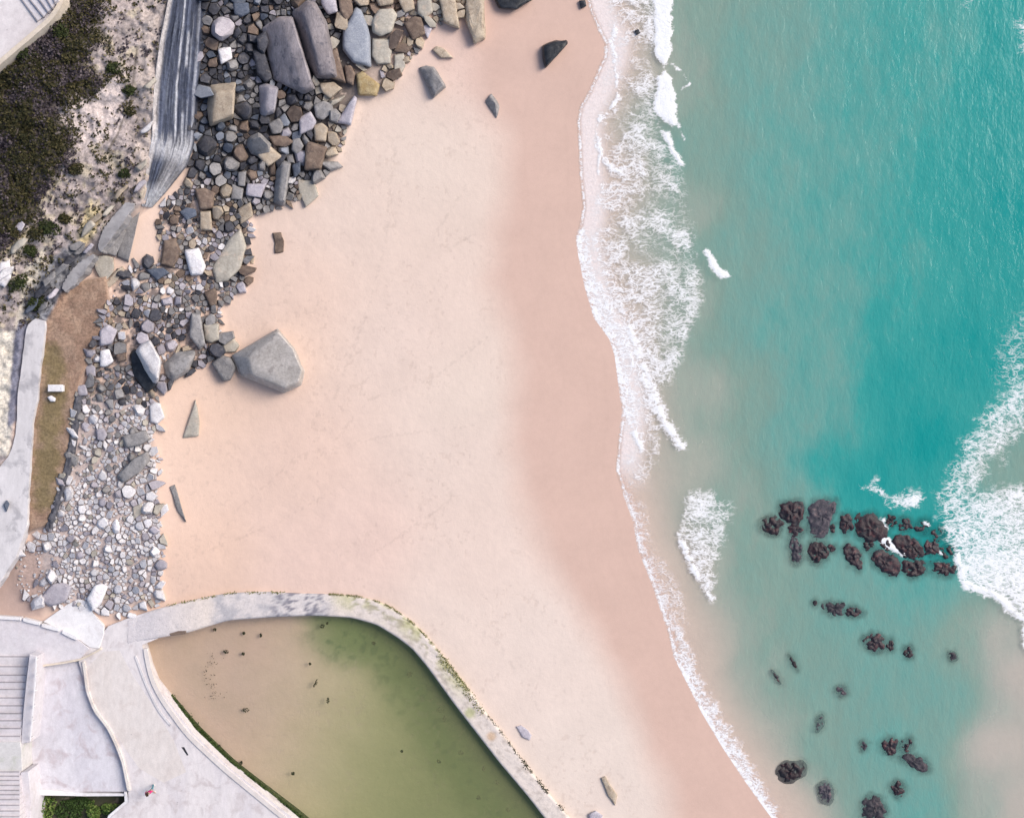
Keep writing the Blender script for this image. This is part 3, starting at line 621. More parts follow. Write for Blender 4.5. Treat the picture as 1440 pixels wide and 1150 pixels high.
# (outline, colour, height or None, label, short name used by the labels of neighbours, options)
B = [
 ([(368,40),(393,23),(412,23),(427,69),(444,125),(427,133),(385,113),(377,79)],'ridge',2.0,'largest dark boulder with sloping slate left flank, left of the lilac ridged boulder','largest slate-flanked boulder',dict(top=[(394,28,.8),(411,26,.9),(425,72,1),(440,122,.75),(428,126,.72),(410,72,.95)])),
 ([(410,17),(431,0),(444,2),(460,31),(469,69),(477,111),(444,111),(430,83),(420,48)],'ridge',2.1,'long lilac ridged boulder leaning beside the largest slate-flanked boulder','lilac ridged boulder',dict(top=[(424,16,.9),(436,6,1),(444,9,.95),(456,36,.9),(470,105,.7),(450,104,.72),(440,60,1)])),
 ([(481,42),(500,8),(510,15),(521,50),(522,96),(496,90),(481,69)],'bluegrey',1.0,'smooth blue grey leaf-shaped slab among the upper boulders','blue grey leaf-shaped slab',dict(tilt=(-.1,0))),
 ([(521,31),(531,13),(552,11),(560,21),(552,46),(535,53),(523,46)],'sandy',.9,'rounded cream boulder right of the blue grey leaf-shaped slab','rounded cream boulder',{}),
 ([(523,54),(552,54),(550,90),(531,92),(522,79)],'sandy',.5,'flat tan block half buried just below the rounded cream boulder','flat half-buried tan block',{}),
 ([(295,120),(332,115),(331,140),(329,167),(295,179),(290,150)],'tan',1.5,'upright tan block with dark shaded top beside the rock face','upright tan block by the rock face',dict(top=[(303,130),(330,128),(328,162,.9),(298,172,.85)])),
 ([(364,121),(374,117),(392,123),(387,159),(368,165),(364,158)],'lilac',1.1,'pale lilac oblong block standing below the largest slate-flanked boulder','lilac oblong block',dict(top=[(377,122),(391,125),(386,156),(374,158)])),
 ([(305,69),(325,65),(327,83),(310,92)],'pale',.7,'whitish rounded stone alone among dark slate, above the upright tan block','whitish stone in the dark slate',{}),
 ([(327,4),(350,4),(352,19),(340,25),(329,21)],'blue',.8,'round dark blue boulder near the top edge','round dark blue boulder',{}),
 ([(419,165),(437,156),(446,171),(440,183),(421,192)],'lilac',.7,'pale lilac five-sided slab below the tan wedge','pale five-sided slab',{}),
 ([(448,117),(469,115),(483,125),(464,140),(452,131)],'tan',.6,'tan wedge under the foot of the lilac ridged boulder','tan wedge',{}),
 ([(500,104),(510,100),(535,119),(530,136),(504,134)],'yellow',.6,'ochre yellow layered rock at the edge of the sand','ochre layered rock',{}),
 ([(481,159),(498,134),(503,138),(494,177),(473,173)],'lilac',.7,'grey lilac slab leaning on sand below the ochre layered rock','grey slab below the ochre rock',dict(tilt=(.2,0))),
 ([(429,202),(434,198),(462,207),(452,240),(427,240)],'brown',.9,'brown square boulder at the sand edge with ochre corner','brown square boulder',{}),
 ([(360,219),(379,204),(398,220),(377,236)],'tan',.7,'diamond-shaped tan block above the long grey pillar stone','diamond-shaped tan block',{}),
 ([(376,174),(392,165),(400,176),(396,188),(382,190)],'grey',.6,'rounded grey boulder left of the pale five-sided slab','rounded grey boulder',{}),
 ([(440,148),(455,141),(467,145),(470,158),(455,170),(444,166)],'grey',.6,'mauve grey boulder between pale five-sided slab and grey leaning slab','mauve grey boulder',{}),
 ([(388,240),(398,225),(410,228),(407,260),(401,290),(384,286)],'grey',1.1,'long grey pillar stone lying out onto the sand','long grey pillar stone',dict(top=[(398,230),(408,232),(400,284,.9),(391,280,.9)])),
 ([(418,252),(441,254),(449,275),(430,292),(420,272)],'sandy',.3,'sand-coloured slab half buried right of the long grey pillar stone','half-buried slab by the pillar stone',{}),
 ([(410,232),(423,226),(423,243),(413,252)],'blue',.7,'dark slate lump between pillar stone and brown square boulder','dark lump by the pillar stone',{}),
 ([(273,265),(288,264),(303,271),(299,294),(280,296)],'brown',.7,'dark brown squarish rock at the left edge of the rubble neck','dark brown squarish rock',{}),
 ([(280,297),(297,296),(299,325),(281,324)],'tan',.6,'tan block directly below the dark brown squarish rock','tan block below the brown rock',{}),
 ([(230,338),(247,334),(254,352),(250,368),(243,377),(225,373)],'brown',.6,'brown weathered boulder left of the pale square block','brown weathered boulder',{}),
 ([(258,352),(280,348),(290,375),(284,387),(268,388)],'pale',.9,'pale grey square block among dark gaps, left of the big greenish slab','pale square block',{}),
 ([(297,377),(322,336),(339,319),(347,346),(338,379),(320,396),(304,400)],'sandy',.5,'big smooth greenish tan slab running into the sand','big greenish slab',dict(tilt=(.05,0))),
 ([(203,379),(230,376),(239,384),(221,395)],'blue',.6,'dark blue pointed stone in pale rubble below the brown weathered boulder','dark blue pointed stone',{}),
 ([(347,258),(376,258),(368,279),(345,275)],'lilac',.6,'split lilac block left of the long grey pillar stone','split lilac block',{}),
 ([(334,242),(347,240),(345,263),(334,262)],'grey',.6,'narrow upright grey stone left of the split lilac block','narrow upright grey stone',{}),
 ([(326,258),(343,265),(341,281),(324,281)],'grey',.5,'squat grey stone under the narrow upright grey stone','squat grey stone',{}),
 ([(334,294),(353,283),(356,304),(338,317)],'tan',.4,'ochre tan stone at the sand edge above the big greenish slab','ochre tan stone',{}),
 ([(251,298),(262,291),(276,294),(277,304),(262,311)],'blue',.5,'blue grey rounded boulder left of the tan block in the neck','blue grey rounded boulder',{}),
 ([(286,411),(303,404),(306,418),(305,429),(295,432)],'brown',.5,'brown wedge stone at the sand edge below the big greenish slab','brown wedge stone',{}),
 ([(384,327),(395,327),(399,340),(398,355),(387,357)],'brown',.22,'isolated brown stone half buried in open sand right of the big greenish slab','isolated brown stone',dict(amp=.09)),
 ([(376,372),(381,371),(380,379),(374,379)],'tan',.12,'small tan pebble in open sand below the isolated brown stone',None,{}) if False else ([(353,360),(358,359),(357,371),(352,371)],'tan',.12,'tiny tan stone in the sand beside the big greenish slab','tiny tan stone',{}),
 ([(325,500),(337,495),(360,478),(391,462),(415,488),(429,521),(424,542),(400,553),(382,541),(351,535),(337,528)],'beige',2.3,'biggest lone grey boulder sitting out on the open sand','biggest lone sand boulder',dict(top=[(350,503,.85),(368,486,.95),(391,466,1),(412,490,1),(425,520,.9),(420,538,.82),(400,545,.78),(380,533,.82),(356,527,.8)],bev=.08)),
 ([(296,511),(311,497),(326,503),(333,516),(325,535),(313,537)],'grey',.9,'small grey block just left of the biggest lone sand boulder','block beside the lone boulder',{}),
 ([(190,493),(197,482),(211,476),(228,507),(223,537),(217,541),(203,520)],'pale',2.0,'tall pale lilac boulder with black undercut left side','tall pale undercut boulder',dict(top=[(198,486,1),(211,479,1),(226,507,.95),(222,534,.8),(209,517,.95),(195,495,1)])),
 ([(182,499),(190,489),(200,505),(222,540),(206,554),(187,527)],'black',.5,'black stone added as shadow under the left side of the tall pale boulder','shadow-stone added under the tall pale one',{}),  # black stone added in place of the deep shadow beside the pale boulder
 ([(229,511),(247,495),(275,492),(275,500),(266,523),(242,538),(232,528)],'grey',1.2,'blocky grey boulder right of the tall pale undercut boulder','blocky grey boulder',dict(top=[(238,512,.95),(252,502),(272,501),(262,520,.85),(243,530,.8)])),
 ([(268,440),(282,440),(289,485),(281,492),(266,474)],'grey',.9,'tall slim grey stone above the blocky grey boulder','tall slim grey stone',{}),
 ([(285,455),(308,455),(309,478),(298,483),(288,479)],'sandy',.6,'squarish greenish grey stone at the sand edge beside the tall slim grey stone','squarish sand-edge stone',{}),
 ([(310,483),(327,471),(337,486),(331,495),(315,496)],'sandy',.4,'low sandy stone just above the block beside the lone boulder','low sandy stone',{}),
 ([(139,464),(152,455),(166,464),(158,485),(139,487)],'lilac',.8,'pale lilac block at the edge of the brown strip, upper one of two','upper block by the brown strip',{}),
 ([(140,492),(154,490),(161,509),(150,516),(140,516)],'pale',.7,'pale square block at the edge of the brown strip, lower one of two','lower block by the brown strip',{}),
 ([(162,497),(176,492),(178,507),(166,510)],'brown',.5,'dull brown round stone left of the tall pale undercut boulder','dull brown round stone',{}),
 ([(119,514),(128,511),(135,516),(135,530),(122,530)],'lilac',.5,'rounded lilac stone against the low dark wall','rounded stone against the low wall',{}),
 ([(107,542),(122,540),(124,556),(109,558)],'lilac',.6,'neat pale cube-like stone on the low dark wall','cube-like stone on the low wall',{}),
 ([(209,570),(218,565),(226,567),(232,587),(221,597),(211,594)],'pale',.5,'white rounded stone on the sand below the tall pale undercut boulder','white rounded sand stone',{}),
 ([(275,561),(281,590),(280,613),(256,617),(264,587)],'sandy',.35,'pale pointed triangular stone on the sand pointing up','triangular sand stone',{}),
 ([(170,613),(205,604),(212,617),(200,626),(176,631)],'grey',.8,'upper grey oblong slab of two at the sand edge','upper oblong slab',{}),
 ([(163,669),(188,644),(208,633),(212,647),(200,662),(173,680)],'grey',.9,'lower grey oblong slab of two at the sand edge, slanting','lower oblong slab',{}),
 ([(134,603),(146,601),(152,611),(146,621),(136,619)],'lilac',.5,'round lilac boulder in the pale rubble left of upper oblong slab','round lilac boulder',{}),
 ([(238,684),(246,681),(255,705),(262,734),(250,720)],'grey',.25,'long thin grey blade of rock half sunk in the sand','thin grey blade',{}),
 ([(224,711),(235,708),(238,717),(226,729)],'pale',.22,'small white pointed stone left of the thin grey blade','small white pointed stone',{}),
 ([(186,713),(200,707),(199,722),(188,731)],'sandy',.3,'greenish grey stone in the sand at the rubble edge below lower oblong slab','greenish rubble-edge stone',{}),
 ([(54,843),(73,820),(90,818),(102,824),(94,845),(70,853)],'lilac',.6,'broad flat pale boulder on the concrete corner, left one of two','left flat corner boulder',{}),
 ([(121,842),(133,822),(143,819),(153,824),(143,849),(129,860)],'pale',.8,'large white boulder beside the concrete corner, right one of two','large white corner boulder',{}),
 ([(652,-8),(681,-8),(684,30),(683,56),(666,63),(655,30)],'tan',.9,'striated tan boulder with dark cracks at the top edge','striated tan boulder',dict(amp=.1)),
 ([(688,-14),(740,-14),(750,0),(726,15),(702,13)],'black',.8,'dark wet boulder cut by the top edge on wet sand','dark wet top-edge boulder',{}),
 ([(616,-6),(640,-6),(647,42),(624,33)],'tan',.7,'tan pointed boulder left of the striated tan boulder','tan pointed boulder',{}),
 ([(557,-6),(580,-8),(584,14),(568,20)],'tan',.6,'tan boulder cut by the top edge right of rounded cream boulder','tan top-edge boulder',{}),
 ([(566,33),(582,22),(594,24),(599,48),(580,59)],'brown',.7,'brown boulder on sand edge right of rounded cream boulder','brown boulder by the cream one',{}),
 ([(589,36),(600,34),(608,40),(602,55)],'lilac',.4,'small lilac pointed stone right of the brown boulder on sand','small lilac pointed stone',{}),
 ([(586,0),(606,-4),(610,18),(596,28),(586,20)],'sandy',.7,'cream block near the top edge between two tan boulders','cream top block',{}),
 ([(552,58),(575,62),(581,66),(572,76),(553,73)],'brown',.4,'flat brown stone lying across below the rounded cream boulder','flat brown stone',{}),
 ([(555,78),(568,75),(570,95),(560,112),(554,100)],'sandy',.35,'crumbly grey brown stone sunk in sand under the flat brown stone','crumbly sunk stone',dict(amp=.09)),
 ([(607,70),(614,65),(624,68),(638,82),(620,82)],'tan',.35,'small angular stone alone on sand above the grey chisel-shaped stone','small angular sand stone',{}),
 ([(589,96),(600,92),(611,94),(628,122),(609,139)],'grey',.9,'grey chisel-shaped stone lying alone on the upper sand','grey chisel-shaped stone',dict(top=[(597,98,.6),(608,97,.9),(624,120,1),(611,132,.8)])),
 ([(682,143),(691,131),(700,143),(703,150),(699,167)],'grey',.5,'small grey pointed stone alone on the upper sand by wet sand','small grey lone stone',dict(top=[(688,137,.9),(697,145,1),(699,158,.6)])),
 ([(762,64),(780,57),(797,56),(799,62),(788,71),(780,82),(767,97),(763,84)],'black',.8,'black glossy axe-shaped rock standing on the wet sand','black axe-shaped rock',{}),
 ([(814,1),(823,0),(825,9),(817,13)],'black',.3,'small black stone at the surf edge near the top','small black surf stone',{}),
 ([(892,43),(898,41),(901,47),(895,50)],'black',.25,'tiny dark stone washed by foam near the breaking crest','tiny foam-washed stone',dict(z0=-.1)),
 ([(726,1021),(733,1019),(743,1026),(748,1033),(745,1041),(734,1036)],'lilac',.18,'small pale grey flat stone on sand beside the pool wall','pale flat stone by the pool wall',{}),
 ([(845,1093),(851,1091),(868,1118),(865,1132),(856,1120)],'tan',.22,'dark-edged thin stone on sand right of the pool wall','thin stone right of the pool wall',{}),
 ([(827,1144),(838,1139),(848,1146),(846,1156),(830,1156)],'lilac',.3,'grey stone cut by the bottom edge beside the thin stone','grey bottom-edge stone',{}),
 ([(374,42),(379,60),(371,78),(362,70),(360,52)],'slate',1.2,'dark slate block against the left flank of the largest boulder','slate block at its flank',{}),
 ([(355,70),(372,72),(384,112),(374,118),(361,105)],'slate',1.0,'black slate slab in shade under the largest boulder\'s left flank','shaded slate slab',{}),
 ([(461,110),(466,70),(474,66),(480,96),(487,118),(478,112)],'brown',.8,'thin brown slab wedged between ridged boulder and leaf-shaped slab','thin wedged brown slab',{}),
 ([(484,92),(494,92),(500,104),(497,122),(486,116)],'brown',.7,'purplish brown stone under the blue grey leaf-shaped slab','purplish brown stone',{}),
 ([(450,-8),(472,-6),(476,18),(462,22),(452,8)],'lilac',1.0,'lilac pointed block at the top edge right of the ridged boulder','lilac top-edge block',{}),
 ([(498,-10),(520,-10),(519,8),(506,10),(497,2)],'tan',.8,'pinkish tan boulder at top edge above the leaf-shaped slab','pinkish tan top boulder',{}),
 ([(525,-12),(556,-12),(553,7),(532,10)],'tan',.8,'tan boulder at the top edge above the rounded cream boulder','tan boulder above the cream one',{}),
 ([(474,-8),(495,-8),(497,20),(486,32),(478,18)],'brown',.9,'brown boulder at the top edge left of the leaf-shaped slab','brown top-edge boulder',{}),
 ([(376,192),(402,190),(414,200),(402,208),(384,205)],'brown',.6,'striped brown stone above the diamond-shaped tan block','striped brown stone',{}),
 ([(410,196),(422,194),(428,206),(420,220),(409,212)],'grey',.6,'grey boulder touching the brown square boulder','grey boulder by the brown square one',{}),
 ([(386,228),(393,216),(404,218),(400,226),(390,238)],'slate',.6,'dark stone squeezed above the long grey pillar stone','dark stone above the pillar',{}),
 ([(426,170),(433,194),(424,194)],'tan',.4,'x','x',{}) if False else ([(440,176),(452,172),(462,180),(458,200),(443,200)],'tan',.6,'orange tan rock below the mauve grey boulder','orange tan rock',{}),
]
BOULD = []
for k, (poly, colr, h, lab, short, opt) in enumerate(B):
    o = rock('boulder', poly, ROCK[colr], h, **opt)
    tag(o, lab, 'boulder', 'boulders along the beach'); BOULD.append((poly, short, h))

# ------------------------------------------------------------------ rubble: packed angular stones between the boulders
def srad(u, v):
    if v < 250 and u > 265: return 5.2+8.5*max(0, fbm(np.array(u/45.), np.array(v/45.), 2)-.3)*1.6
    if v < 560: return 3.4+3.2*float(fbm(np.array(u/40.+3), np.array(v/40.), 2))
    return 2.2+4.0*float(fbm(np.array(u/26.), np.array(v/26.+7), 2))
cand = []
for q in (RUB_UP, RUB_MID, RUB_LOW):
    xs = [a[0] for a in q]; ys = [a[1] for a in q]
    n = int((max(xs)-min(xs))*(max(ys)-min(ys))/3.5)
    uu = nrng.uniform(min(xs)-4, max(xs)+4, n); vv = nrng.uniform(max(min(ys), -18), max(ys)+4, n)
    ok = sdf(q, uu, vv) > (-5*(fbm(uu/15, vv/15, 2)) if q is not RUB_LOW else 26*(fbm(uu/17, vv/17, 2)-.5)*(uu > 150) - 3)
    if q is RUB_UP: ok &= ~((uu > 470) & (fbm(uu/22+3, vv/22, 2) < .5) & (vv > 20))
    if q is RUB_MID: ok &= fbm(uu/18+1, vv/18+6, 2) > np.where(uu < 190, .44, .34)
    if q is RUB_LOW:
        ok &= fbm(uu/16+4, vv/16+9, 2) > np.where(uu < 75, .58, np.where((uu < 118) & (vv > 600) & (vv < 720), .46, .30))
        ok &= ~((uu > 110) & (uu < 165) & (vv > 505) & (vv < 575) & (fbm(uu/9, vv/9, 2) < .55))
    if q is RUB_LOW: ok &= ~((uu > 190) & (nrng.random(n) < .55*sst(185, 222, uu)))
    cand += list(zip(uu[ok], vv[ok]))
cu_ = np.array(cand); free = np.full(len(cu_), 99.)
for poly, s_, h_ in BOULD: free = np.minimum(free, -sdf(poly, cu_[:, 0], cu_[:, 1]))
sites = []; cellg = {}
for (u, v), fr_ in zip(cand, free):
    r = srad(u, v)*rng.choice([.5, .7, .85, 1, 1.2, 1.5, 1.9] if v > 250 or u > 450 else [.5, .7, .9, 1.2, 1.6, 2.3])
    if fr_ < r*.45: continue
    gi, gj = int(u//24), int(v//24); good = True
    for a in (-1, 0, 1):
        for b in (-1, 0, 1):
            for (x, y, rr) in cellg.get((gi+a, gj+b), ()):
                if (x-u)**2+(y-v)**2 < (.73*(r+rr))**2: good = False; break
            if not good: break
        if not good: break
    if good: cellg.setdefault((gi, gj), []).append((u, v, r)); sites.append((u, v, r))

def cell(u, v, r):
    e = rng.uniform(1.0, 1.8); th = rng.uniform(0, math.pi); n = rng.choice([4, 5, 5, 6])
    pl = []
    for k in range(n):
        a = 2*math.pi*(k+rng.uniform(-.3, .3))/n; rad = r*1.6*rng.uniform(.88, 1.1)
        x, y = rad*math.cos(a)*e, rad*math.sin(a)/e
        pl.append((u+x*math.cos(th)-y*math.sin(th), v+x*math.sin(th)+y*math.cos(th)))
    gi, gj = int(u//24), int(v//24)
    for a in (-1, 0, 1):
        for b in (-1, 0, 1):
            for (x, y, rr) in cellg.get((gi+a, gj+b), ()):
                dx, dy = x-u, y-v; d = math.hypot(dx, dy)
                if d < 1e-6 or d > (r+rr)*2.8: continue
                nx, ny = dx/d, dy/d; off = (d*d+r*r-rr*rr)/(2*d)-.28
                out = []
                for i in range(len(pl)):
                    p0, p1 = pl[i], pl[(i+1) % len(pl)]
                    s0 = (p0[0]-u)*nx+(p0[1]-v)*ny-off; s1 = (p1[0]-u)*nx+(p1[1]-v)*ny-off
                    if s0 <= 0: out.append(p0)
                    if (s0 < 0) != (s1 < 0):
                        t_ = s0/(s0-s1); out.append((p0[0]+(p1[0]-p0[0])*t_, p0[1]+(p1[1]-p0[1])*t_))
                pl = out
                if len(pl) < 3: return None
    return pl
stones = []
for (u, v, r) in sites:
    pl = cell(u, v, r)
    if pl and area(pl) > 14: stones.append((area(pl), pl))
stones.sort(key=lambda q: -q[0])
def stone_colour(u, v):
    if v < 250 and u > 262:
        w = ['slate']*8+['blue']*3+['grey']*4+['brown']*2+['lilac']*1+['bluegrey']*2 if u < 440 else ['tan']*3+['brown']*2+['grey']*3+['sandy']*2+['lilac']
    elif v < 400: w = ['grey']*4+['tan']*2+['brown']*2+['lilac']*3+['slate']*2+['pale']
    elif v < 570: w = ['grey']*5+['lilac']*4+['pale']*2+['slate']*2+['tan']
    else: w = ['pale']*13+['lilac']*3+['grey']*(2 if u < 190 and v < 700 else 0)+['sandy']*1
    return rng.choice(w)
N_IND = 300-len(B)
def dirword(dx, dy):
    a = math.degrees(math.atan2(-dy, dx)) % 360
    return ['right of', 'up right of', 'above', 'up left of', 'left of', 'below left of', 'below', 'below right of'][int(((a+22.5) % 360)//45)]
bc = [(cen(p), s, math.sqrt(area(p))) for p, s, h in BOULD]
seen = {}
stuff = {}
for k, (A, pl) in enumerate(stones):
    u, v = cen(pl); colr = stone_colour(u, v); s = math.sqrt(A)*MPP
    if k < N_IND:
        h = s*rng.uniform(.5, .95)
        o = rock('rubble_stone', pl, ROCK[colr], h, tilt=(rng.uniform(-.6, .6), rng.uniform(-.6, .6)), cuts=1, amp=.018, shrink=rng.uniform(.5, .95), sink=.2, bev=.012, ring=False, sharp=24)
        d_, (c_, sh, r_) = min((math.hypot(u-c[0], v-c[1])-.5*r, (c, q, r)) for c, q, r in bc)
        xs = [q[0] for q in pl]; ys = [q[1] for q in pl]; asp = (max(xs)-min(xs))/(max(ys)-min(ys)+1e-6)
        shape = 'wide' if asp > 1.35 else 'upright' if asp < .74 else rng.choice(['blocky'])
        size = 'fair-sized' if A > 170 else 'middling' if A > 100 else 'small'
        near = 'touching' if d_ < 8 else 'near' if d_ < 26 else 'some way'
        dw = dirword(u-c_[0], v-c_[1])
        rel = {'touching': 'directly '+dw, 'near': 'a little '+dw, 'some way': 'far '+dw}[near]
        lab = f"{size} {shape} {ROCKWORD[colr]} stone {rel} the {sh}"
        if len(lab.split()) > 12: lab = f"{size} {ROCKWORD[colr]} stone {dw} the {sh}"
        if len(lab.split()) > 12: lab = f"{ROCKWORD[colr]} stone {dw} the {sh}"
        seen.setdefault(lab, []).append((o, u, v))
        tag(o, lab, 'stone', 'loose stones in the rubble')
    else:
        stuff.setdefault('all', []).append((pl, colr, s))
for lab, L in seen.items():                       # what a label shares with a second stone is told apart by place
    if len(L) == 2:
        (a, ua, va), (b, ub, vb) = L
        if abs(ua-ub) > abs(va-vb): wa, wb = ('left', 'right') if ua < ub else ('right', 'left')
        else: wa, wb = ('upper', 'lower') if va < vb else ('lower', 'upper')
        a['label'] = wa+' '+lab; b['label'] = wb+' '+lab
    elif len(L) > 2:
        ax = 1 if max(q[1] for q in L)-min(q[1] for q in L) > max(q[2] for q in L)-min(q[2] for q in L) else 2
        L.sort(key=lambda q: q[ax]); nm = ['leftmost', 'second leftmost', 'third leftmost', 'fourth leftmost', 'fifth leftmost', 'sixth leftmost'] if ax == 1 else ['topmost', 'second topmost', 'third topmost', 'fourth topmost', 'fifth topmost', 'sixth topmost']
        for j, q in enumerate(L): q[0]['label'] = nm[min(j, 5)]+' '+lab
# the remaining small stones, too many to single out: one mesh
bm = bmesh.new(); mats = ['slate', 'blue', 'grey', 'lilac', 'pale', 'tan', 'brown', 'sandy', 'bluegrey']
def small_stone(bm, pl, h, mi, sink=.12):
    cu, cv = cen(pl); zb = zat(cu, cv); vs = []
    tx, ty = rng.uniform(-.9, .9), rng.uniform(-.9, .9); sh = rng.uniform(.65, .95)
    for (u, v) in pl:
        a, b = u-cu, v-cv
        vs.append(bm.verts.new(P(u, v, zb-sink))); vs.append(bm.verts.new(P(cu+a*1.0, cv+b*1.0, zb+h*.4)))
        vs.append(bm.verts.new(P(cu+a*sh, cv+b*sh, zb+h*(1+(tx*a+ty*b)*.12))))
    r = bmesh.ops.convex_hull(bm, input=vs)
    dead = [g for g in r['geom_interior'] if isinstance(g, bmesh.types.BMVert)]
    for f in r['geom']:
        if isinstance(f, bmesh.types.BMFace): f.material_index = mi
    if dead: bmesh.ops.delete(bm, geom=dead, context='VERTS')
for pl, colr, s in stuff['all']: small_stone(bm, pl, s*rng.uniform(.45, .75), mats.index(colr))
for k in range(2600):                              # pebbles in the gaps
    q = rng.choice([RUB_UP, RUB_MID, RUB_LOW, RUB_LOW, RUB_LOW]); xs = [a[0] for a in q]; ys = [a[1] for a in q]
    u, v = rng.uniform(min(xs), max(xs)), rng.uniform(min(ys), max(ys))
    if float(sdf(q, np.array([u]), np.array([v]))[0]) < -2+6*rng.random(): continue
    if u > 500 and v < 260 and rng.random() < .7: continue
    r = rng.uniform(1.0, 2.5); a0 = rng.random()*6
    small_stone(bm, [(u+r*rng.uniform(.7, 1.2)*math.cos(a0+k_*1.256), v+r*rng.uniform(.7, 1.2)*math.sin(a0+k_*1.256)) for k_ in range(5)], r*.06, mats.index(stone_colour(u, v)), .05)
o = bm_obj('pebbles', bm, None, None, (0, 0, 0))
for q in mats: o.data.materials.append(ROCK[q])
tag(o, 'small loose stones and pebbles filling the gaps of the rubble slope', 'pebbles', kind='stuff')

# ------------------------------------------------------------------ reef rocks in the sea
for poly, h, lab in SEAROCKS:
    cu, cv = cen(poly); poly = [(cu+(x_-cu)*1.22, cv+(y_-cv)*1.22) for x_, y_ in chaikin(chaikin(poly) if len(poly) < 5 else poly)]; poly = [(cu+(x_-cu)*k_, cv+(y_-cv)*k_) for (x_, y_) in poly for k_ in [1.0]]; s = math.sqrt(area(poly))*MPP
    bm = bmesh.new(); na = 34; rings = [0, .12, .24, .36, .48, .6, .7, .8, .88, .95, 1.03, 1.12, 1.28]; sx = rng.uniform(0, 99); hh = h*.30
    pp = np.array(poly+poly[:1]); rows = []
    for k_ in range(na):
        an = 2*math.pi*k_/na; dx, dy = math.cos(an), math.sin(an); rad = 4.0
        for (x0, y0), (x1, y1) in zip(pp[:-1], pp[1:]):
            ex, ey = x1-x0, y1-y0; dn = dx*ey-dy*ex
            if abs(dn) > 1e-9:
                tt = ((x0-cu)*ey-(y0-cv)*ex)/dn; qq = ((x0-cu)*dy-(y0-cv)*dx)/dn
                if tt > 0 and -.001 <= qq <= 1.001: rad = max(rad, tt)
        rad *= 1+.30*mnoise.noise(Vector((dx*.8+sx, dy*.8, 0)))+.12*mnoise.noise(Vector((dx*2.2+sx, dy*2.2, 3)))
        col_ = []
        for r_ in rings[1:]:
            lump = mnoise.noise(Vector((sx+dx*rad*r_*.16, dy*rad*r_*.16, 0)))*1.1+.7*mnoise.noise(Vector((sx+dx*rad*r_*.33, dy*rad*r_*.33, 5)))+.3*mnoise.noise(Vector((sx+dx*rad*r_*.8, dy*rad*r_*.8, 9)))
            zz = hh+.05-(.13+max(hh, 0))*r_**4+.10*lump*min(1.2, s) if r_ < 1.1 else (-.35 if r_ < 1.2 else -1.0)
            col_.append(bm.verts.new(P(cu+dx*rad*r_, cv+dy*rad*r_, zz)))
        rows.append(col_)
    c0 = bm.verts.new(P(cu, cv, hh+.08*mnoise.noise(Vector((sx, 0, 0)))))
    for k_ in range(na):
        a_, b_ = rows[k_], rows[(k_+1) % na]; bm.faces.new((c0, b_[0], a_[0]))
        for q_ in range(len(a_)-1): bm.faces.new((a_[q_], b_[q_], b_[q_+1], a_[q_+1]))
    bmesh.ops.recalc_face_normals(bm, faces=bm.faces)
    o = bm_obj('reef_rock', bm, ROCK['reefgrey' if any(w in lab for w in ('grey', 'pale', 'purple', 'oval', 'speckled')) else 'reef'], None, P(cu, cv, 0), 50)
    tag(o, lab, 'reef rock', 'rocks in the shallow sea')
#P3
# ------------------------------------------------------------------ concrete, walls, paving
def concrete(name, c1, c2, c3, streak=None, rot=0.0, grain=.08):
    m = NT(name); p = m.pos()
    v = m.scalev(p, streak, (0, 0, rot)) if streak else p
    n1 = m.noise(.55, 6, .62, v, .3); n2 = m.noise(3.2, 5, .68, v); n3 = m.noise(12, 4, .7); n4 = m.noise(.9, 4, .6, p, .6)
    c = m.mix(m.ramp(n1, .36, .64), c1, c2); c = m.mix(m.ramp(n4, .50, .70, 0, .8), c, c3)
    c = m.mix(1.0, c, m.ramp(n2, .25, .75, .88, 1.10, False), 'MULTIPLY'); c = m.mix(1.0, c, m.ramp(n3, .25, .75, 1-grain, 1+grain, False), 'MULTIPLY')
    c = m.mix(m.math('MULTIPLY', m.ramp(m.voro(1.6), .03, .09, .6, 0), m.ramp(n4, .5, .56)), c, (.2, .18, .18))
    m.bump(m.math('ADD', n2, n3), .25, .03); return m.set(c, .85, .3)
CON = concrete('promenade concrete', (.57,.53,.54), (.63,.585,.58), (.47,.415,.41), (1, .35, 1), -.62)
CON_PLAZA = concrete('plaza concrete', (.55,.515,.54), (.585,.555,.575), (.52,.475,.475))
CON_COURT = concrete('stained court concrete', (.52,.50,.54), (.585,.565,.60), (.43,.37,.39), (1, .5, 1), .1)
CON_PEACH = concrete('peach paving', (.585,.53,.50), (.61,.56,.535), (.55,.49,.46), (1, .4, 1), -.5)
CON_WHITE = concrete('white painted kerb', (.66,.64,.65), (.72,.70,.70), (.58,.55,.55))
CON_STAIR = concrete('stair concrete', (.54,.50,.525), (.58,.54,.55), (.47,.44,.45))
CON_SHADE = concrete('painted step shadow', (.26,.24,.25), (.33,.30,.31), (.2,.19,.19))  # dark tone for the shadow lines painted along step edges
CON_GREY = concrete('weathered grey concrete', (.25,.24,.245), (.35,.335,.34), (.16,.15,.155))
CON_PATH = concrete('walkway concrete', (.53,.505,.51), (.60,.57,.575), (.33,.315,.33), (1, .3, 1), .1)
CON_BEIGE2 = concrete('cream wall', (.60,.555,.51), (.65,.60,.56), (.52,.46,.42))
CON_BEIGE = concrete('beige kerb', (.57,.49,.40), (.62,.54,.45), (.5,.43,.35))

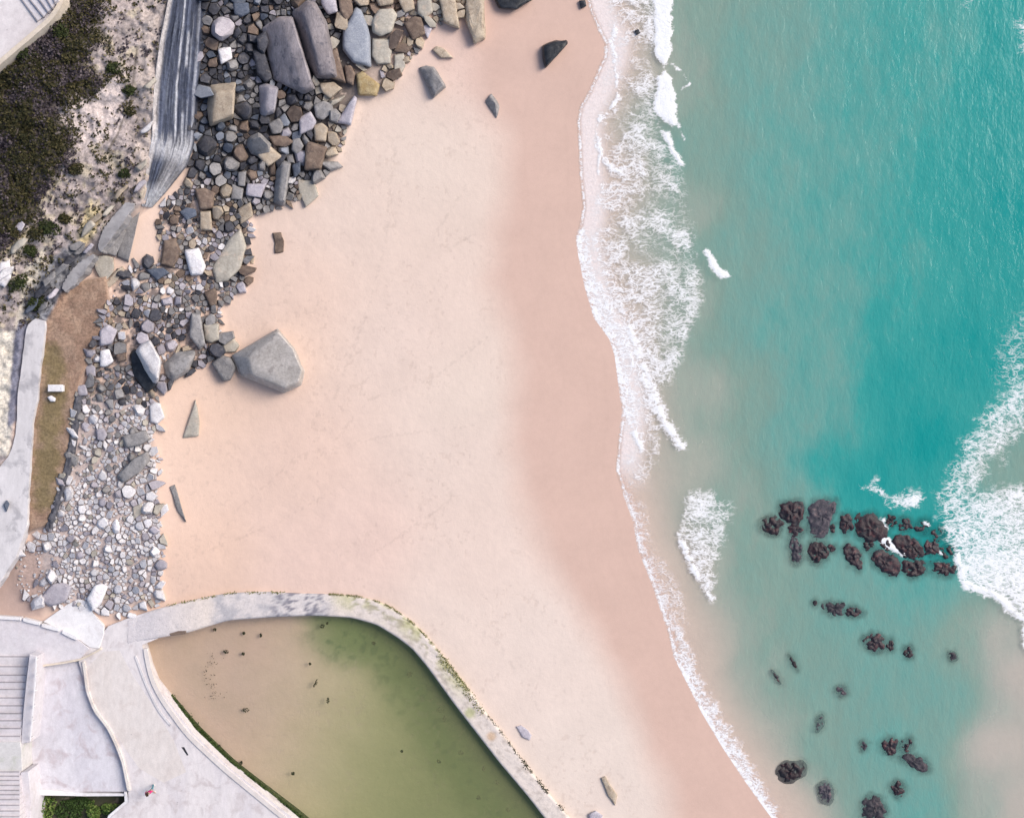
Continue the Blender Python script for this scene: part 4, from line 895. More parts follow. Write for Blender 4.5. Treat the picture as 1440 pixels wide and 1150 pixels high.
def prism(name, poly, z0, z1, mat, parent=None, bev=.03, mat2=None, loc=None):
    """a slab: polygon in photo pixels at its top height z1, sides down to z0"""
    bm = bmesh.new()
    pts = [P(u, v, z1) for u, v in poly]
    if sum(pts[i][0]*pts[(i+1) % len(pts)][1]-pts[(i+1) % len(pts)][0]*pts[i][1] for i in range(len(pts))) < 0: pts = pts[::-1]
    top = [bm.verts.new(q) for q in pts]; bot = [bm.verts.new((q[0], q[1], z0)) for q in pts]
    f = bm.faces.new(top); n = len(pts)
    for i in range(n): bm.faces.new((top[i], bot[i], bot[(i+1) % n], top[(i+1) % n]))
    if bev: bmesh.ops.bevel(bm, geom=list(f.edges), offset=bev, segments=1, affect='EDGES', clamp_overlap=True)
    bmesh.ops.triangulate(bm, faces=[f for f in bm.faces if len(f.verts) > 4])
    cu, cv = cen(poly)
    return bm_obj(name, bm, mat, parent, P(cu, cv, z1) if loc is None else loc)

def strip_poly(line, w):
    q = np.array(line, float); t = np.gradient(q, axis=0); t /= np.hypot(t[:, 0], t[:, 1])[:, None]+1e-9
    nrm = np.stack([-t[:, 1], t[:, 0]], 1)*w/2
    return [tuple(x) for x in q+nrm]+[tuple(x) for x in (q-nrm)[::-1]]

# paving of the lower left corner, each level its own slab
PROM = [(110,930),(124,908),(140,896),(152,880),(180,869),(218,857),(221,898),(199,906),(207,935),(216,959),(234,982),(270,1029),(320,1077),(412,1150),(690,1400),(60,1400),(140,1190),(156,1148),(181,1128),(181,1110),(173,1072),(152,1023),(133,999),(122,969)]
tag(prism('promenade', PROM, -.9, 1.6, CON), 'pale concrete promenade running down beside the tidal pool', 'promenade', kind='structure')
tag(prism('plaza', [(-500,864),(0,866),(30,869),(57,877),(84,884),(108,898),(126,912),(113,926),(62,934),(52,938),(51,926),(40,926),(40,922),(-500,922)], .6, 1.76, CON_PLAZA), 'pale concrete landing where stairs, slipway and promenade meet', 'paving', kind='structure')
tag(prism('court', [(53,940),(62,937),(113,929),(119,934),(121,969),(132,999),(151,1023),(172,1072),(180,1108),(178,1113),(49,1113),(43,1042)], .6, 1.3, CON_COURT), 'stained concrete court sunk between stairs and curving low wall', 'paving', kind='structure')
tag(prism('slipway', [(60,874),(94,850),(110,842),(124,846),(130,862),(146,880),(146,892),(139,912),(126,910),(108,897),(84,883)], .6, 1.66, CON_WHITE), 'white concrete slipway corner between rubble and landing', 'slipway', kind='structure')
tag(prism('path', [(124,936),(146,916),(168,914),(186,948),(214,990),(244,1040),(262,1085),(230,1100),(196,1080),(176,1052),(156,1020),(137,996),(127,968)], 1.45, 1.604, CON_PEACH, bev=0), 'peach tinted paving band on the promenade', 'paving', kind='structure')
kerb = smooth_line([(204,912),(212,955),(228,985),(264,1034),(316,1082),(404,1154),(680,1400)], 80)
tag(prism('parapet', strip_poly(kerb, 6), 1.4, 1.70, CON_PEACH, bev=.03), 'pale low parapet edging the promenade above the pool', 'parapet')
kerb = smooth_line([(190,922),(205,962),(222,998),(240,1020)], 30)
tag(prism('kerb', strip_poly(kerb, 3), 1.5, 1.66, CON_PATH, bev=.02), 'short grey kerb beside the pool corner', 'kerb')
wall = smooth_line([(117,930),(120,950),(122,970),(133,999),(152,1023),(164,1048),(173,1072),(181,1112)], 60)
tag(prism('low_wall', strip_poly(wall, 3.6), .9, 1.78, CON_BEIGE2, bev=.04), 'curving pale low wall between sunken court and promenade', 'wall')
wall = smooth_line([(50,938),(62,935.5),(88,932),(113,927),(128,920),(142,912)], 40, 2)
tag(prism('low_wall', strip_poly(wall, 2.6), .9, 1.82, CON_BEIGE, bev=.03), 'straight beige low wall closing the upper end of the sunken court', 'wall')
t0 = empty('kerb', P(55, 880, 1.8)); tag(t0, 'broken white kerb in sections along the upper edge of the landing', 'kerb')
for a, b in (((-60,864),(29,870)), ((32,871),(56,877)), ((58,879),(83,885.5)), ((87,888),(108,898))):
    prism('kerb_section', strip_poly(resample([a, b], 5), 4.5), 1.5, 1.98, CON_WHITE, t0, .03)
tag(prism('kerb', [(50,1110),(80,1111),(120,1115),(174,1116),(174,1119),(120,1119),(78,1118),(50,1118)], .6, 1.5, CON_WHITE), 'bright white kerb above the planting pit', 'kerb')
tag(prism('ground_edge', [(178,1113),(181,1128),(156,1148),(140,1190),(137,1190),(152,1146),(176,1127),(174,1113)], .4, 1.56, CON_WHITE) , 'pale edge wall on the right side of the planting pit', 'wall').name = 'edge_wall'

# stairs on the left border
st = empty('stairs', P(18, 1040, 1.76)); tag(st, 'pale concrete stairs in two flights along the left border', 'stairs')
lines1 = [922,936,948,958,968,980,991,1002,1012,1023,1034,1043]; zc = 1.76
for a, b in zip(lines1[:-1], lines1[1:]):
    zc += .12; x1 = lambda v: 40-(v-926)*.10
    prism('step', [(-90,a),(x1(a),a),(x1(b),b),(-90,b)], .8, zc, CON_STAIR, st, .012)
    prism('step_shade', [(-90,a+.2),(x1(a)-1,a+.2),(x1(a)-1,a+1.7),(-90,a+1.7)], zc-.05, zc+.006, CON_SHADE, st, 0)  # thin dark strip paints the nosing shadow onto the tread
zc += .12; prism('landing', [(-90,1043),(28,1043),(30,1052),(31,1084),(-90,1084)], .8, zc, concrete('mossy landing', (.52,.50,.49), (.56,.54,.53), (.45,.45,.40)), st, .015)
lines2 = [1084,1090,1096,1103,1110,1116,1123,1131,1139,1147,1155,1164,1174]
for a, b in zip(lines2[:-1], lines2[1:]):
    zc += .12; prism('step', [(-90,a),(28,a),(28,b),(-90,b)], .8, zc, CON_STAIR, st, .01)
    prism('step_shade', [(-90,a+.2),(27,a+.2),(27,a+1.5),(-90,a+1.5)], zc-.05, zc+.006, CON_SHADE, st, 0)  # painted nosing shadow, lower flight
prism('stringer', [(29,1086),(40,1084),(43,1120),(44,1180),(29,1180)], .6, 3.3, CON_PLAZA, st, .03)
tag(prism('parapet', [(41,920),(52,922),(51,960),(48,1000),(43,1043),(29,1046),(33,1000),(37,960)], .7, 3.0, CON_PLAZA, None, .05), 'broad pale parapet wall beside the upper flight of stairs', 'parapet')
hr = empty('handrail', P(45, 985, 3.0)); tag(hr, 'white handrail on top of the stair parapet', 'handrail')
prism('rail', strip_poly(resample([(50.5,924),(49,960),(46,1000),(42,1041)], 12), 1.6), 3.62, 3.70, CON_WHITE, hr, .01)
for k in range(6):
    v = 928+k*22; u = 50.2-(v-924)*.068; prism('post', [(u-.7,v-.7),(u+.7,v-.7),(u+.7,v+.7),(u-.7,v+.7)], 2.98, 3.62, CON_WHITE, hr, 0)

# tidal pool wall with lichen and weed
n = 260; ao = smooth_line(POOL_OUT, n, 4); bi = smooth_line([(180,905),(221,897)]+POOL_IN[1:], n, 4)
rowsP = []
for k in range(13):
    t_ = k/12; rowsP.append(ao*(1-t_)+bi*t_)
G_ = np.stack(rowsP); Uw, Vw = G_[..., 0], G_[..., 1]
zw = 1.08+.6*sst(520, 240, Uw)+.06*(fbm(Uw/8, Vw/8, 3)-.5)+.05*(fbm(Uw/3, Vw/3, 2)-.5); zw[0] -= .06; zw[-1] -= .04
zw -= .06*sst(230, 190, Uw)
prof = np.concatenate([np.full((1, n), -.2), zw, np.full((1, n), -1.0)])
G2 = np.concatenate([G_[:1], G_, G_[-1:]])
kt = (CAM_H-np.concatenate([zw[:1], zw, zw[-1:]]))/CAM_H*MPP
me, used = grid_mesh('pool_wall', (G2[..., 0]-720)*kt, (575-G2[..., 1])*kt, prof)
Uc, Vc = G2[..., 0], G2[..., 1]; acr = np.linspace(0, 1, 15)[:, None]+0*Uc
fa_ = fbm(Uc/14, Vc/14, 4); fb_ = fbm(Uc/5+9, Vc/5, 3); fc_ = fbm(Uc/24+2, Vc/24+5, 3)
Cw = np.zeros(Uc.shape+(3,))+np.array([.62,.545,.495])
Cw = lerp(Cw, sst(300, 200, Uc), (.56,.52,.53))
gz = sst(290, 310, Uc)*sst(480, 440, Uc)*(Vc < 900); Cw = lerp(Cw, gz, (.545,.50,.49)); Cw = lerp(Cw, gz*sst(.46, .6, fa_), (.40,.38,.395)); Cw = lerp(Cw, gz*sst(.56, .64, fb_)*sst(370,395,Uc), (.2,.19,.22))
gn = sst(455, 500, Uc)*sst(1015, 940, Vc); Cw = lerp(Cw, gn*sst(.42, .62, fc_)*sst(.95, .1, acr)*.8, (.46,.44,.22)); Cw = lerp(Cw, gn*sst(.54, .62, fb_)*sst(.9, .1, acr)*.8, (.24,.25,.09))
Cw = lerp(Cw, sst(.58, .68, fb_)*.5*sst(480, 520, Uc), (.36,.30,.26))
Cw = lerp(Cw, sst(9, 4, np.hypot(Uc-691, Vc-1035))*.7, (.5,.33,.2)); Cw = lerp(Cw, sst(10, 5, np.hypot(Uc-661, Vc-1002))*.7, (.35,.36,.15))
Cw = lerp(Cw, np.concatenate([np.zeros((14, n)), np.ones((1, n))]), (.07,.07,.04))
Cw = lerp(Cw, sst(240, 300, Uc)*np.concatenate([np.ones((1, n)), np.zeros((14, n))]), (.30,.29,.16))
color_attr(me, 'Col', Cw.reshape(-1, 3)[used])
m = NT('pool wall concrete'); c = m.attr('Col'); n2 = m.noise(5, 5, .7); n3 = m.noise(16, 3, .7)
c = m.mix(1.0, c, m.ramp(n2, .25, .75, .85, 1.12, False), 'MULTIPLY'); c = m.mix(m.ramp(m.voro(4), .05, .14, .5, 0), c, (.2,.17,.15))
m.bump(m.math('ADD', n2, n3), .5, .06); m.set(c, .9, .3)
o = link('pool_wall', me, m.m); tag(o, 'curved pale concrete sea wall enclosing the tidal pool, grey and lichen stained', 'wall')
bk = prism('notch', [(236,890),(250,886.5),(263,886),(261,891),(240,894)], .6, 1.69, ROCK['brown'], None, .05)
tag(bk, 'dark broken notch in the inner edge of the pool wall near its left end', 'broken concrete'); bk.name = 'broken_concrete'

# pool water
pu = np.arange(180, 1000, 6.0); pv = np.arange(855, 1410, 6.0); PU, PV = np.meshgrid(pu, pv)
wz = np.full(PU.shape, .5); k_ = (CAM_H-.5)/CAM_H*MPP
pd = .04+.58*sst(340, 720, PU+.3*(PV-1000))+.25*sst(80, 20, pdist(POOL_IN[5:], PU, PV))
me, used = grid_mesh('pool_water', (PU-720)*k_, (575-PV)*k_, wz, keep=sdf(POOL, PU, PV) > -9)
float_attr(me, 'depth', pd.reshape(-1)[used])
m = NT('pool water'); dpt = m.math('ADD', m.attr('depth', 'Fac'), m.math('MULTIPLY', m.math('SUBTRACT', m.noise(.5, 4, .6), .5), .25), clamp=True)
trn = m.new('ShaderNodeBsdfTransparent'); m.put(trn.inputs['Color'], m.mix(dpt, (.985,.985,.97), (.70,.80,.60)))
dfn = m.new('ShaderNodeBsdfDiffuse'); m.put(dfn.inputs['Color'], (.24,.25,.12))
a_ = m.new('ShaderNodeMixShader'); m.put(a_.inputs[0], m.ramp(dpt, 0, 1, .02, .5)); m.l.new(trn.outputs[0], a_.inputs[1]); m.l.new(dfn.outputs[0], a_.inputs[2])
bp = m.new('ShaderNodeBump'); bp.inputs['Strength'].default_value = .12; bp.inputs['Distance'].default_value = .02; m.put(bp.inputs['Height'], m.noise(7, 3, .6))
g_ = m.new('ShaderNodeBsdfGlossy'); g_.inputs['Roughness'].default_value = .06; m.l.new(bp.outputs[0], g_.inputs['Normal'])
lw = m.new('ShaderNodeLayerWeight'); lw.inputs['Blend'].default_value = .5; m.l.new(bp.outputs[0], lw.inputs['Normal']); fz = m.math('ADD', .02, m.math('MULTIPLY', .7, m.math('POWER', lw.outputs['Facing'], 5.0)))
b_ = m.new('ShaderNodeMixShader'); m.l.new(fz, b_.inputs[0]); m.l.new(a_.outputs[0], b_.inputs[1]); m.l.new(g_.outputs[0], b_.inputs[2])
m.l.new(b_.outputs[0], m.out.inputs['Surface']); m.n.remove(m.b)
tag(link('pool_water', me, m.m), 'still greenish water filling the walled tidal pool', 'pool', kind='structure')

# ------------------------------------------------------------------ dark streaked rock face below the cliff top
LF = smooth_line([(244,-60),(236,0),(224,60),(217,110),(214,150),(213,190),(206,232),(203,258),(199,290)], 300, 3)
RT = smooth_line([(292,-60),(288,0),(284,70),(278,150),(273,205),(264,232),(250,250),(234,270),(214,292)], 300, 3)
nx = 70; W = np.linspace(0, 1, nx)[None, :]; L_ = np.linspace(0, 1, 300)[:, None]
Uf = LF[:, :1]*(1-W)+RT[:, :1]*W; Vf = LF[:, 1:]*(1-W)+RT[:, 1:]*W
wob = W+.05*(fbm(L_*7+W*0, L_*3+W*0+3, 3)-.5)
strat = fbm(wob*13, L_*3.2+W*.6, 4); strat2 = fbm(wob*38+5, L_*7, 3)
zt_ = 4.6*(1-L_)+3.3*L_; zb_ = 1.6+.5*L_
zf = zt_*(1-W**.8)+zb_*W**.8 + .5*(strat-.5)+.18*(strat2-.5)
zf[:, 0] = zt_[:, 0]-.3; kf = (CAM_H-zf)/CAM_H*MPP
me, used = grid_mesh('cliff', (Uf-720)*kf, (575-Vf)*kf, zf)
Cf = np.zeros(Uf.shape+(3,))+np.array([.038,.046,.075])
Cf = lerp(Cf, sst(.42, .72, strat), (.085,.10,.15))
Cf = lerp(Cf, sst(.62, .74, strat2)*.3, (.22,.245,.30))
for w0, wd, a0 in ((.50,.035,.85),(.66,.045,.7),(.88,.05,.5),(.74,.03,.4)):
    Cf = lerp(Cf, sst(wd, wd*.3, np.abs(wob-w0-.10*(L_-.3)+.05*(fbm(L_*5+w0*9, L_*0+w0*20, 3)-.5)))*a0*sst(.28,.5,fbm(L_*9+w0*33, wob*3, 2)), (.45,.46,.51))
Cf = lerp(Cf, sst(.15, .04, wob-.02)*.85, (.52,.48,.47)); Cf = lerp(Cf, sst(.60, .80, L_+.25*(strat-.5))*sst(.35,.62,wob)*.5, (.36,.345,.34))
Cf = lerp(Cf, sst(.68, .75, L_+.1*(strat2-.5))*sst(.82, .75, L_)*.75, (.47,.47,.5)); Cf = lerp(Cf, sst(.88, .95, L_)*.7, (.42,.43,.47))
Cf = lerp(Cf, sst(.25,.05,L_)*sst(.2,.4,wob)*sst(.5,.4,wob)*.0, (.05,.06,.1)); Cf = lerp(Cf, sst(.93, .99, W)*.7, (.05,.05,.06))
color_attr(me, 'Col', Cf.reshape(-1, 3)[used])
m = NT('streaked slate face'); c = m.attr('Col'); n2 = m.noise(5, 6, .7); n3 = m.noise(2.2, 6, .7, m.scalev(m.pos(), (2, .8, 1)))
c = m.mix(1.0, c, m.ramp(n2, .25, .75, .6, 1.4, False), 'MULTIPLY'); c = m.mix(1.0, c, m.ramp(n3, .3, .7, .7, 1.3, False), 'MULTIPLY'); m.bump(m.math('ADD', n2, n3), .8, .12); m.set(c, .75, .35)
tag(link('cliff', me, m.m), 'steep dark blue slate face with white mineral streaks above the boulders', 'cliff', kind='structure')

# ------------------------------------------------------------------ sea wall remains, slabs and walkway left of the rubble
def ragged(p_, n_=60, a_=3.0):
    q_ = resample(list(p_)+[p_[0]], n_)[:-1]; return [tuple(x_) for x_ in q_+a_*np.stack([fbm(q_[:, 0]/6, q_[:, 1]/6, 3)-.5, fbm(q_[:, 0]/6+40, q_[:, 1]/6, 3)-.5], 1)]
sw = empty('seawall', P(140, 350, 3.6)); tag(sw, 'broken grey concrete sea wall coping stepping down the cliff foot', 'sea wall')
prism('coping', ragged([(146,322),(160,303),(176,284),(191,287),(168,319),(141,356),(136,350)], 60, 5), 2.0, 3.75, CON_GREY, sw, .06)
prism('coping', ragged([(97,384),(116,366),(130,357),(133,362),(118,384),(104,402),(90,412),(86,404)], 60, 5), 2.0, 3.55, CON_GREY, sw, .06)
for p_, mt, lb in (([(147,348),(170,318),(178,324),(163,361),(150,357)],'grey','upper left grey slab leaning on the broken sea wall'),
                   ([(171,316),(193,289),(198,295),(188,340),(181,369),(164,362)],'grey','long grey slab leaning on the broken sea wall, right of the other'),
                   ([(131,360),(145,358),(160,362),(161,382),(145,401),(133,378)],'sandy','square greyish slab at the top end of the brown strip'),
                   ([(147,400),(162,382),(172,374),(176,380),(162,398),(153,406)],'tan','narrow tan slab beside the square greyish slab'),
                   ([(112,338),(120,342),(122,356),(98,352),(96,345)],'grey','small dark grey slab left of the broken sea wall')):
    u, v = cen(p_); o = rock('stone_slab', p_, ROCK[mt], .35, z0=zat(u, v)+.05, shrink=.93, bev=.03, amp=.03, sink=.8); tag(o, lb, 'slab', 'slabs of the broken sea wall')
wq = resample(WALKWAY+WALKWAY[:1], 150)[:-1]; wq = wq+3.2*np.stack([fbm(wq[:, 0]/8, wq[:, 1]/8, 3)-.5, fbm(wq[:, 0]/8+40, wq[:, 1]/8, 3)-.5], 1)
tag(prism('walkway', [tuple(q_) for q_ in wq], 2.2, 3.2, CON_PATH, None, .05), 'narrow pale concrete walkway between cliff foot and brown strip', 'walkway', kind='structure')
# low dark wall along the brown strip
lw = smooth_line([(109,556),(106,580),(103,602),(98,640),(91,668),(84,692),(74,722),(66,744)], 90, 2)
rows_ = []
for k in range(6):
    t_ = (k/5-.5)*7.0; tt = np.gradient(lw, axis=0); tt /= np.hypot(tt[:, 0], tt[:, 1])[:, None]
    rows_.append(lw+np.stack([-tt[:, 1], tt[:, 0]], 1)*(t_+1.2*(fbm(lw[:, 0]/3+k, lw[:, 1]/3, 2)-.5)[:, None]))
Gl = np.stack(rows_); zl_ = 2.95+.3*(fbm(Gl[..., 0]/4, Gl[..., 1]/4, 3)-.5)
Gl = np.concatenate([Gl[:1], Gl, Gl[-1:]]); zl_ = np.concatenate([np.full((1, 90), 1.6), zl_, np.full((1, 90), 1.6)])
kl = (CAM_H-2.95)/CAM_H*MPP
me, used = grid_mesh('low_wall', (Gl[..., 0]-720)*kl, (575-Gl[..., 1])*kl, zl_)
tag(link('low_wall', me, ROCK['slate']), 'dark slate retaining wall along the right edge of the brown strip', 'wall')
bx = empty('utility_box', P(77.5, 545, 2.9)); tag(bx, 'small white oblong box standing on the brown strip', 'box')
prism('body', [(68,541.5),(87,541.5),(87,550),(68,550)], 2.5, 3.45, CON_WHITE, bx, .03); prism('lid', [(67,540.8),(88,540.8),(88,550.6),(67,550.6)], 3.453, 3.55, CON_WHITE, bx, .03)
tag(rock('boulder', [(66,558),(72,555.5),(79,560),(78,565),(71,565)], ROCK['pale'], .4), 'small white rounded stone below the white box on brown ground', 'boulder', 'boulders along the beach')
for p_, mt, lb in (([(4,30+680),(10,702),(14,708),(9,720)],'blue','dark rock patch set in the cliff beside the walkway'), ([(0,368),(14,364),(16,392),(6,404),(-6,398)],'pale','cream rock outcrop at the left border above the gutter'),
                   ([(18,322),(30,308),(36,316),(30,326)],'lilac','pale lilac rock among the scrub at the cliff edge')):
    tag(rock('outcrop', p_, ROCK[mt], .5), lb, 'outcrop')
oc_n = 0
for (ou, ov, os_, mt, lb) in ((112,352,11,'grey','grey rock lump at the head of the cliff-foot ledge'),(98,366,12,'slate','dark rock lump left of the lower sea wall coping'),(84,380,12,'grey','grey rock beside the dark lump along the cliff foot'),(70,392,11,'grey','mid grey rock halfway down the cliff-foot ledge'),
   (58,410,12,'slate','dark rock in the grey ledge above the walkway'),(74,414,9,'lilac','pale lilac rock just above the walkway end'),(46,430,11,'blue','dark blue rock at the top of the gutter'),(60,432,9,'grey','small grey rock touching the walkway top'),(124,350,9,'lilac','pale rock at the joint of the two coping pieces'),
   (26,345,13,'sandy','cream rib of rock rising between scrub at the left edge'),(122,322,12,'sandy','tallest cream rock above the sea wall coping'),(134,308,10,'tan','tan rock wedged above the upper coping end'),(152,296,10,'sandy','cream rock left of the coping top'),(8,384,14,'pale','palest rock at the left border below the scrub'),
   (196,262,9,'lilac','pale rock beside the foot of the streaked slate face'),(200,232,9,'sandy','sandy rock along the lower edge of the slate face'),(206,180,9,'pale','pale rock halfway along the slate face\'s upper edge'),(212,118,9,'sandy','sandy rock along the slate face below the joint'),(170,270,10,'tan','tan rock on the slope above the coping top')):
    pl = [(ou+os_*rng.uniform(.7, 1.2)*(.75*math.cos(a_+.5)-.9*math.sin(a_)*.5), ov+os_*rng.uniform(.7, 1.2)*math.sin(a_)) for a_ in [k_*2*math.pi/7+rng.uniform(-.3, .3) for k_ in range(7)]]
    tag(rock('outcrop', pl, ROCK[mt], .7, amp=.12, sink=.6, tilt=(rng.uniform(-.4,.4), rng.uniform(-.4,.4))), lb, 'outcrop', 'rock outcrops on the cliff edge')
# terrace in the top left corner
te = empty('terrace', P(30, 30, 7.0)); tag(te, 'pale paved terrace corner with fan of steps and beige kerb', 'terrace')
prism('slab', [(-900,-500),(96,-500),(91,-40),(86,0),(80,11),(70,26),(38,52),(0,84),(-200,250),(-900,300)], 3.8, 7.0, concrete('terrace paving', (.60,.55,.55), (.64,.595,.59), (.54,.49,.49)), te, .05)
prism('kerb', strip_poly(smooth_line([(93,-60),(87,0),(80,13),(70,27),(40,53),(0,87),(-160,225)], 70, 2), 6.5), 6.0, 7.3, CON_BEIGE, te, .05)
fan = [((18,-30),(26,-6),(52,30)),((29,-32),(37,-6),(61,24)),((42,-34),(49,-8),(67,17)),((54,-36),(60,-10),(72,11)),((68,-38),(72,-12),(76,4)),((82,-40),(82,-14),(81,0))]
for k in range(5):
    a, b = fan[k], fan[k+1]; z_ = 7.0+.13*(k+1)
    prism('step', [a[0], a[1], a[2], b[2], b[1], b[0]], 6.9, z_, CON_PLAZA, te, .01)
    e0, e1 = np.array(a[1]), np.array(a[2]); prism('step_shade', strip_poly([tuple(e0+(1, .4)), tuple(e1+(1, .4))], 1.6), z_-.05, z_+.006, CON_SHADE, te, 0)  # strip paints the dark shadow line between fan steps

# ------------------------------------------------------------------ vegetation
def leaf_mat(name, cs, rough=.75):
    m = NT(name); rp = m.new('ShaderNodeValToRGB'); cr = rp.color_ramp
    cr.elements[0].color = (*cs[0], 1); cr.elements[1].color = (*cs[-1], 1)
    for i, c in enumerate(cs[1:-1]): e = cr.elements.new((i+1)/(len(cs)-1)); e.color = (*c, 1)
    m.put(rp.inputs[0], m.geo.outputs['Random Per Island']); m.set(rp.outputs[0], rough, .2); return m.m
V_OLIVE = leaf_mat('olive scrub leaves', [(.012,.014,.006), (.028,.028,.010), (.045,.04,.015), (.085,.07,.03)])
V_HEATH = leaf_mat('purple brown heath', [(.022,.017,.024), (.042,.033,.042), (.075,.06,.068), (.13,.105,.11)])
V_BUSH = leaf_mat('dark bush leaves', [(.014,.02,.008), (.03,.04,.012), (.05,.06,.018)])
V_DRY = leaf_mat('dry grass', [(.10,.085,.045), (.16,.13,.075), (.22,.19,.12)])
V_GREEN = leaf_mat('green leaves', [(.025,.055,.012), (.06,.11,.02), (.12,.17,.04), (.17,.21,.06)])
V_WEED = leaf_mat('dark seaweed', [(.01,.012,.006), (.03,.03,.012), (.04,.045,.015)])
V_ALGA = leaf_mat('yellow green algae', [(.10,.11,.03), (.17,.17,.05), (.25,.23,.09), (.07,.07,.025)])
V_DKALGA = leaf_mat('dark green algae', [(.012,.025,.006), (.03,.055,.012), (.05,.085,.02)])
def leaves(name, pts, mat, parent=None, loc=(0, 0, 0), tilt=.9, asp=.6):
    """pts: rows of x, y, z, size; each becomes one leaf-sized folded face"""
    a = np.array(pts, float); n_ = len(a); c = a[:, :3]-np.array(loc); s = a[:, 3:4]
    th = nrng.uniform(0, 2*np.pi, n_); ti = nrng.normal(0, tilt, n_)*.6
    d = np.stack([np.cos(th)*np.cos(ti), np.sin(th)*np.cos(ti), np.sin(ti)], 1); e = np.stack([-np.sin(th), np.cos(th), nrng.normal(0, .5, n_)], 1)
    e /= np.linalg.norm(e, axis=1)[:, None]
    up = np.array([0, 0, .25])
    v = np.stack([c-d*s, c+e*s*asp+up*s, c+d*s*nrng.uniform(.7, 1.2, (n_, 1)), c-e*s*asp+up*s*nrng.uniform(-1, 1, (n_, 1))], 1).reshape(-1, 3)
    me = bpy.data.meshes.new(name); me.vertices.add(n_*4); me.vertices.foreach_set('co', v.astype(np.float32).ravel())
    me.loops.add(n_*4); me.loops.foreach_set('vertex_index', np.arange(n_*4, dtype=np.int32)); me.polygons.add(n_)
    me.polygons.foreach_set('loop_start', np.arange(0, n_*4, 4, dtype=np.int32)); me.update(calc_edges=True)
    o = link(name, me, mat, parent); o.location = Vector(loc)-(parent.location if parent else Vector((0, 0, 0))); return o
def zarr(u, v):
    return np.array([zat(a, b) for a, b in zip(u, v)])
def PA(u, v, z):
    k = (CAM_H-z)/CAM_H*MPP; return (u-720)*k, (575-v)*k, z
N_ = 120000; u = nrng.uniform(-130, 250, N_); v = nrng.uniform(-50, 470, N_)
cl_ = sdf(CLIFF, u, v); vg = sdf(VEG, u, v); nv = fbm(u/20, v/20, 4); nf = fbm(u/6+3, v/6+8, 3)
hue = fbm(u/34+11, v/34+4, 3); dterr = -sdf([(-900,-500),(96,-500),(88,0),(72,28),(40,55),(0,88),(-200,250),(-900,300)], u, v)
dens = sst(-18, 8, vg+34*(nv-.5))
spk_ = sst(.48, .62, nf)*sst(.34, .54, nv)*.5*(cl_ > 4)*(v < 470)
keep = (dterr > 1) & (cl_ > 2) & (nrng.random(N_) < np.maximum(dens, spk_)) & (nrng.random(N_) < np.where(dens > .5, sst(.22, .45, nf)*.9+.1, 1))
u, v, dens, hue, nf = u[keep], v[keep], dens[keep], hue[keep], nf[keep]
z = zarr(u, v)+nrng.uniform(.03, .30, len(u))*(.4+.6*dens)
x, y, z = PA(u, v, z); sz = nrng.uniform(.05, .125, len(u))
hh = hue+.18*nrng.normal(0, 1, len(u))*.5
kind_ = np.where(dens < .35, np.where(hh > .52, 0, np.where(hh > .42, 2, 1)), np.where(hh > .485, 0, 1))
PT = np.stack([x, y, z, sz], 1)
for k, (mt, nm, lb, ct) in enumerate(((V_OLIVE, 'scrub', 'dark olive green scrub covering the cliff top below the terrace', 'scrub'), (V_HEATH, 'heath', 'purple brown heather patches mixed through the cliff top scrub', 'heath'), (V_DRY, 'dry_grass', 'tufts of dry pale grass on bare cliff rock', 'grass'))):
    if (kind_ == k).any(): tag(leaves(nm, PT[kind_ == k], mt), lb, ct, kind='stuff')
# green bushes rooted on the cliff edge
for (bu, bv, br_, lb) in ((70, 322, 15, 'dark green bush in a cliff hollow beside the cream rock'), (92, 308, 9, 'small olive bush just right of the hollow bush on the cliff'), (108, 238, 10, 'grey green bush in the middle of the bare cliff'), (52, 330, 12, 'low olive bush left of the hollow bush at the cliff edge'),
                          (183, 128, 9, 'narrow olive bush in the joint beside the dark rock face'), (184, 158, 8, 'small olive bush at the lower end of the cliff joint'), (160, 96, 10, 'round dark bush on bare rock above the cliff joint'), (176, 244, 8, 'small olive bush low on the cliff near the dark face'), (28, 398, 14, 'dark bush on the slope above the gutter'), (44, 352, 10, 'dark green bush between two cream rock ribs'),
                          (52, 428, 12, 'dark bush among grey rock just above the walkway end'), (84, 46, 12, 'dark green bush below the terrace kerb'), (34, 76, 12, 'dark green bush hugging the terrace kerb lower down')):
    zb = zat(bu, bv); root = empty('bush', P(bu, bv, zb)); tag(root, lb, 'bush', 'bushes on the cliff')
    rr_ = br_*MPP; n_ = int(300*rr_/.5); a = nrng.uniform(0, 2*np.pi, n_); r_ = rr_*nrng.random(n_)**.7*(.35+1.3*fbm(np.cos(a)*1.6+bu, np.sin(a)*1.6+bv, 3)); x0, y0, _ = P(bu, bv, zb)
    zz = zb+.1+rr_*.75*nrng.random(n_)*(1-(r_/rr_/1.3)**2).clip(.1)
    leaves('foliage', np.stack([x0+r_*np.cos(a), y0+r_*np.sin(a)*.8, zz, nrng.uniform(.05, .11, n_)], 1), V_BUSH if 'dark' in lb else V_OLIVE, root, tuple(root.location))
    bm = bmesh.new(); bmesh.ops.create_cone(bm, cap_ends=True, segments=6, radius1=.06, radius2=.03, depth=.5); bmesh.ops.translate(bm, verts=bm.verts, vec=(x0, y0, zb+.15)); bm_obj('stem', bm, ROCK['brown'], root)
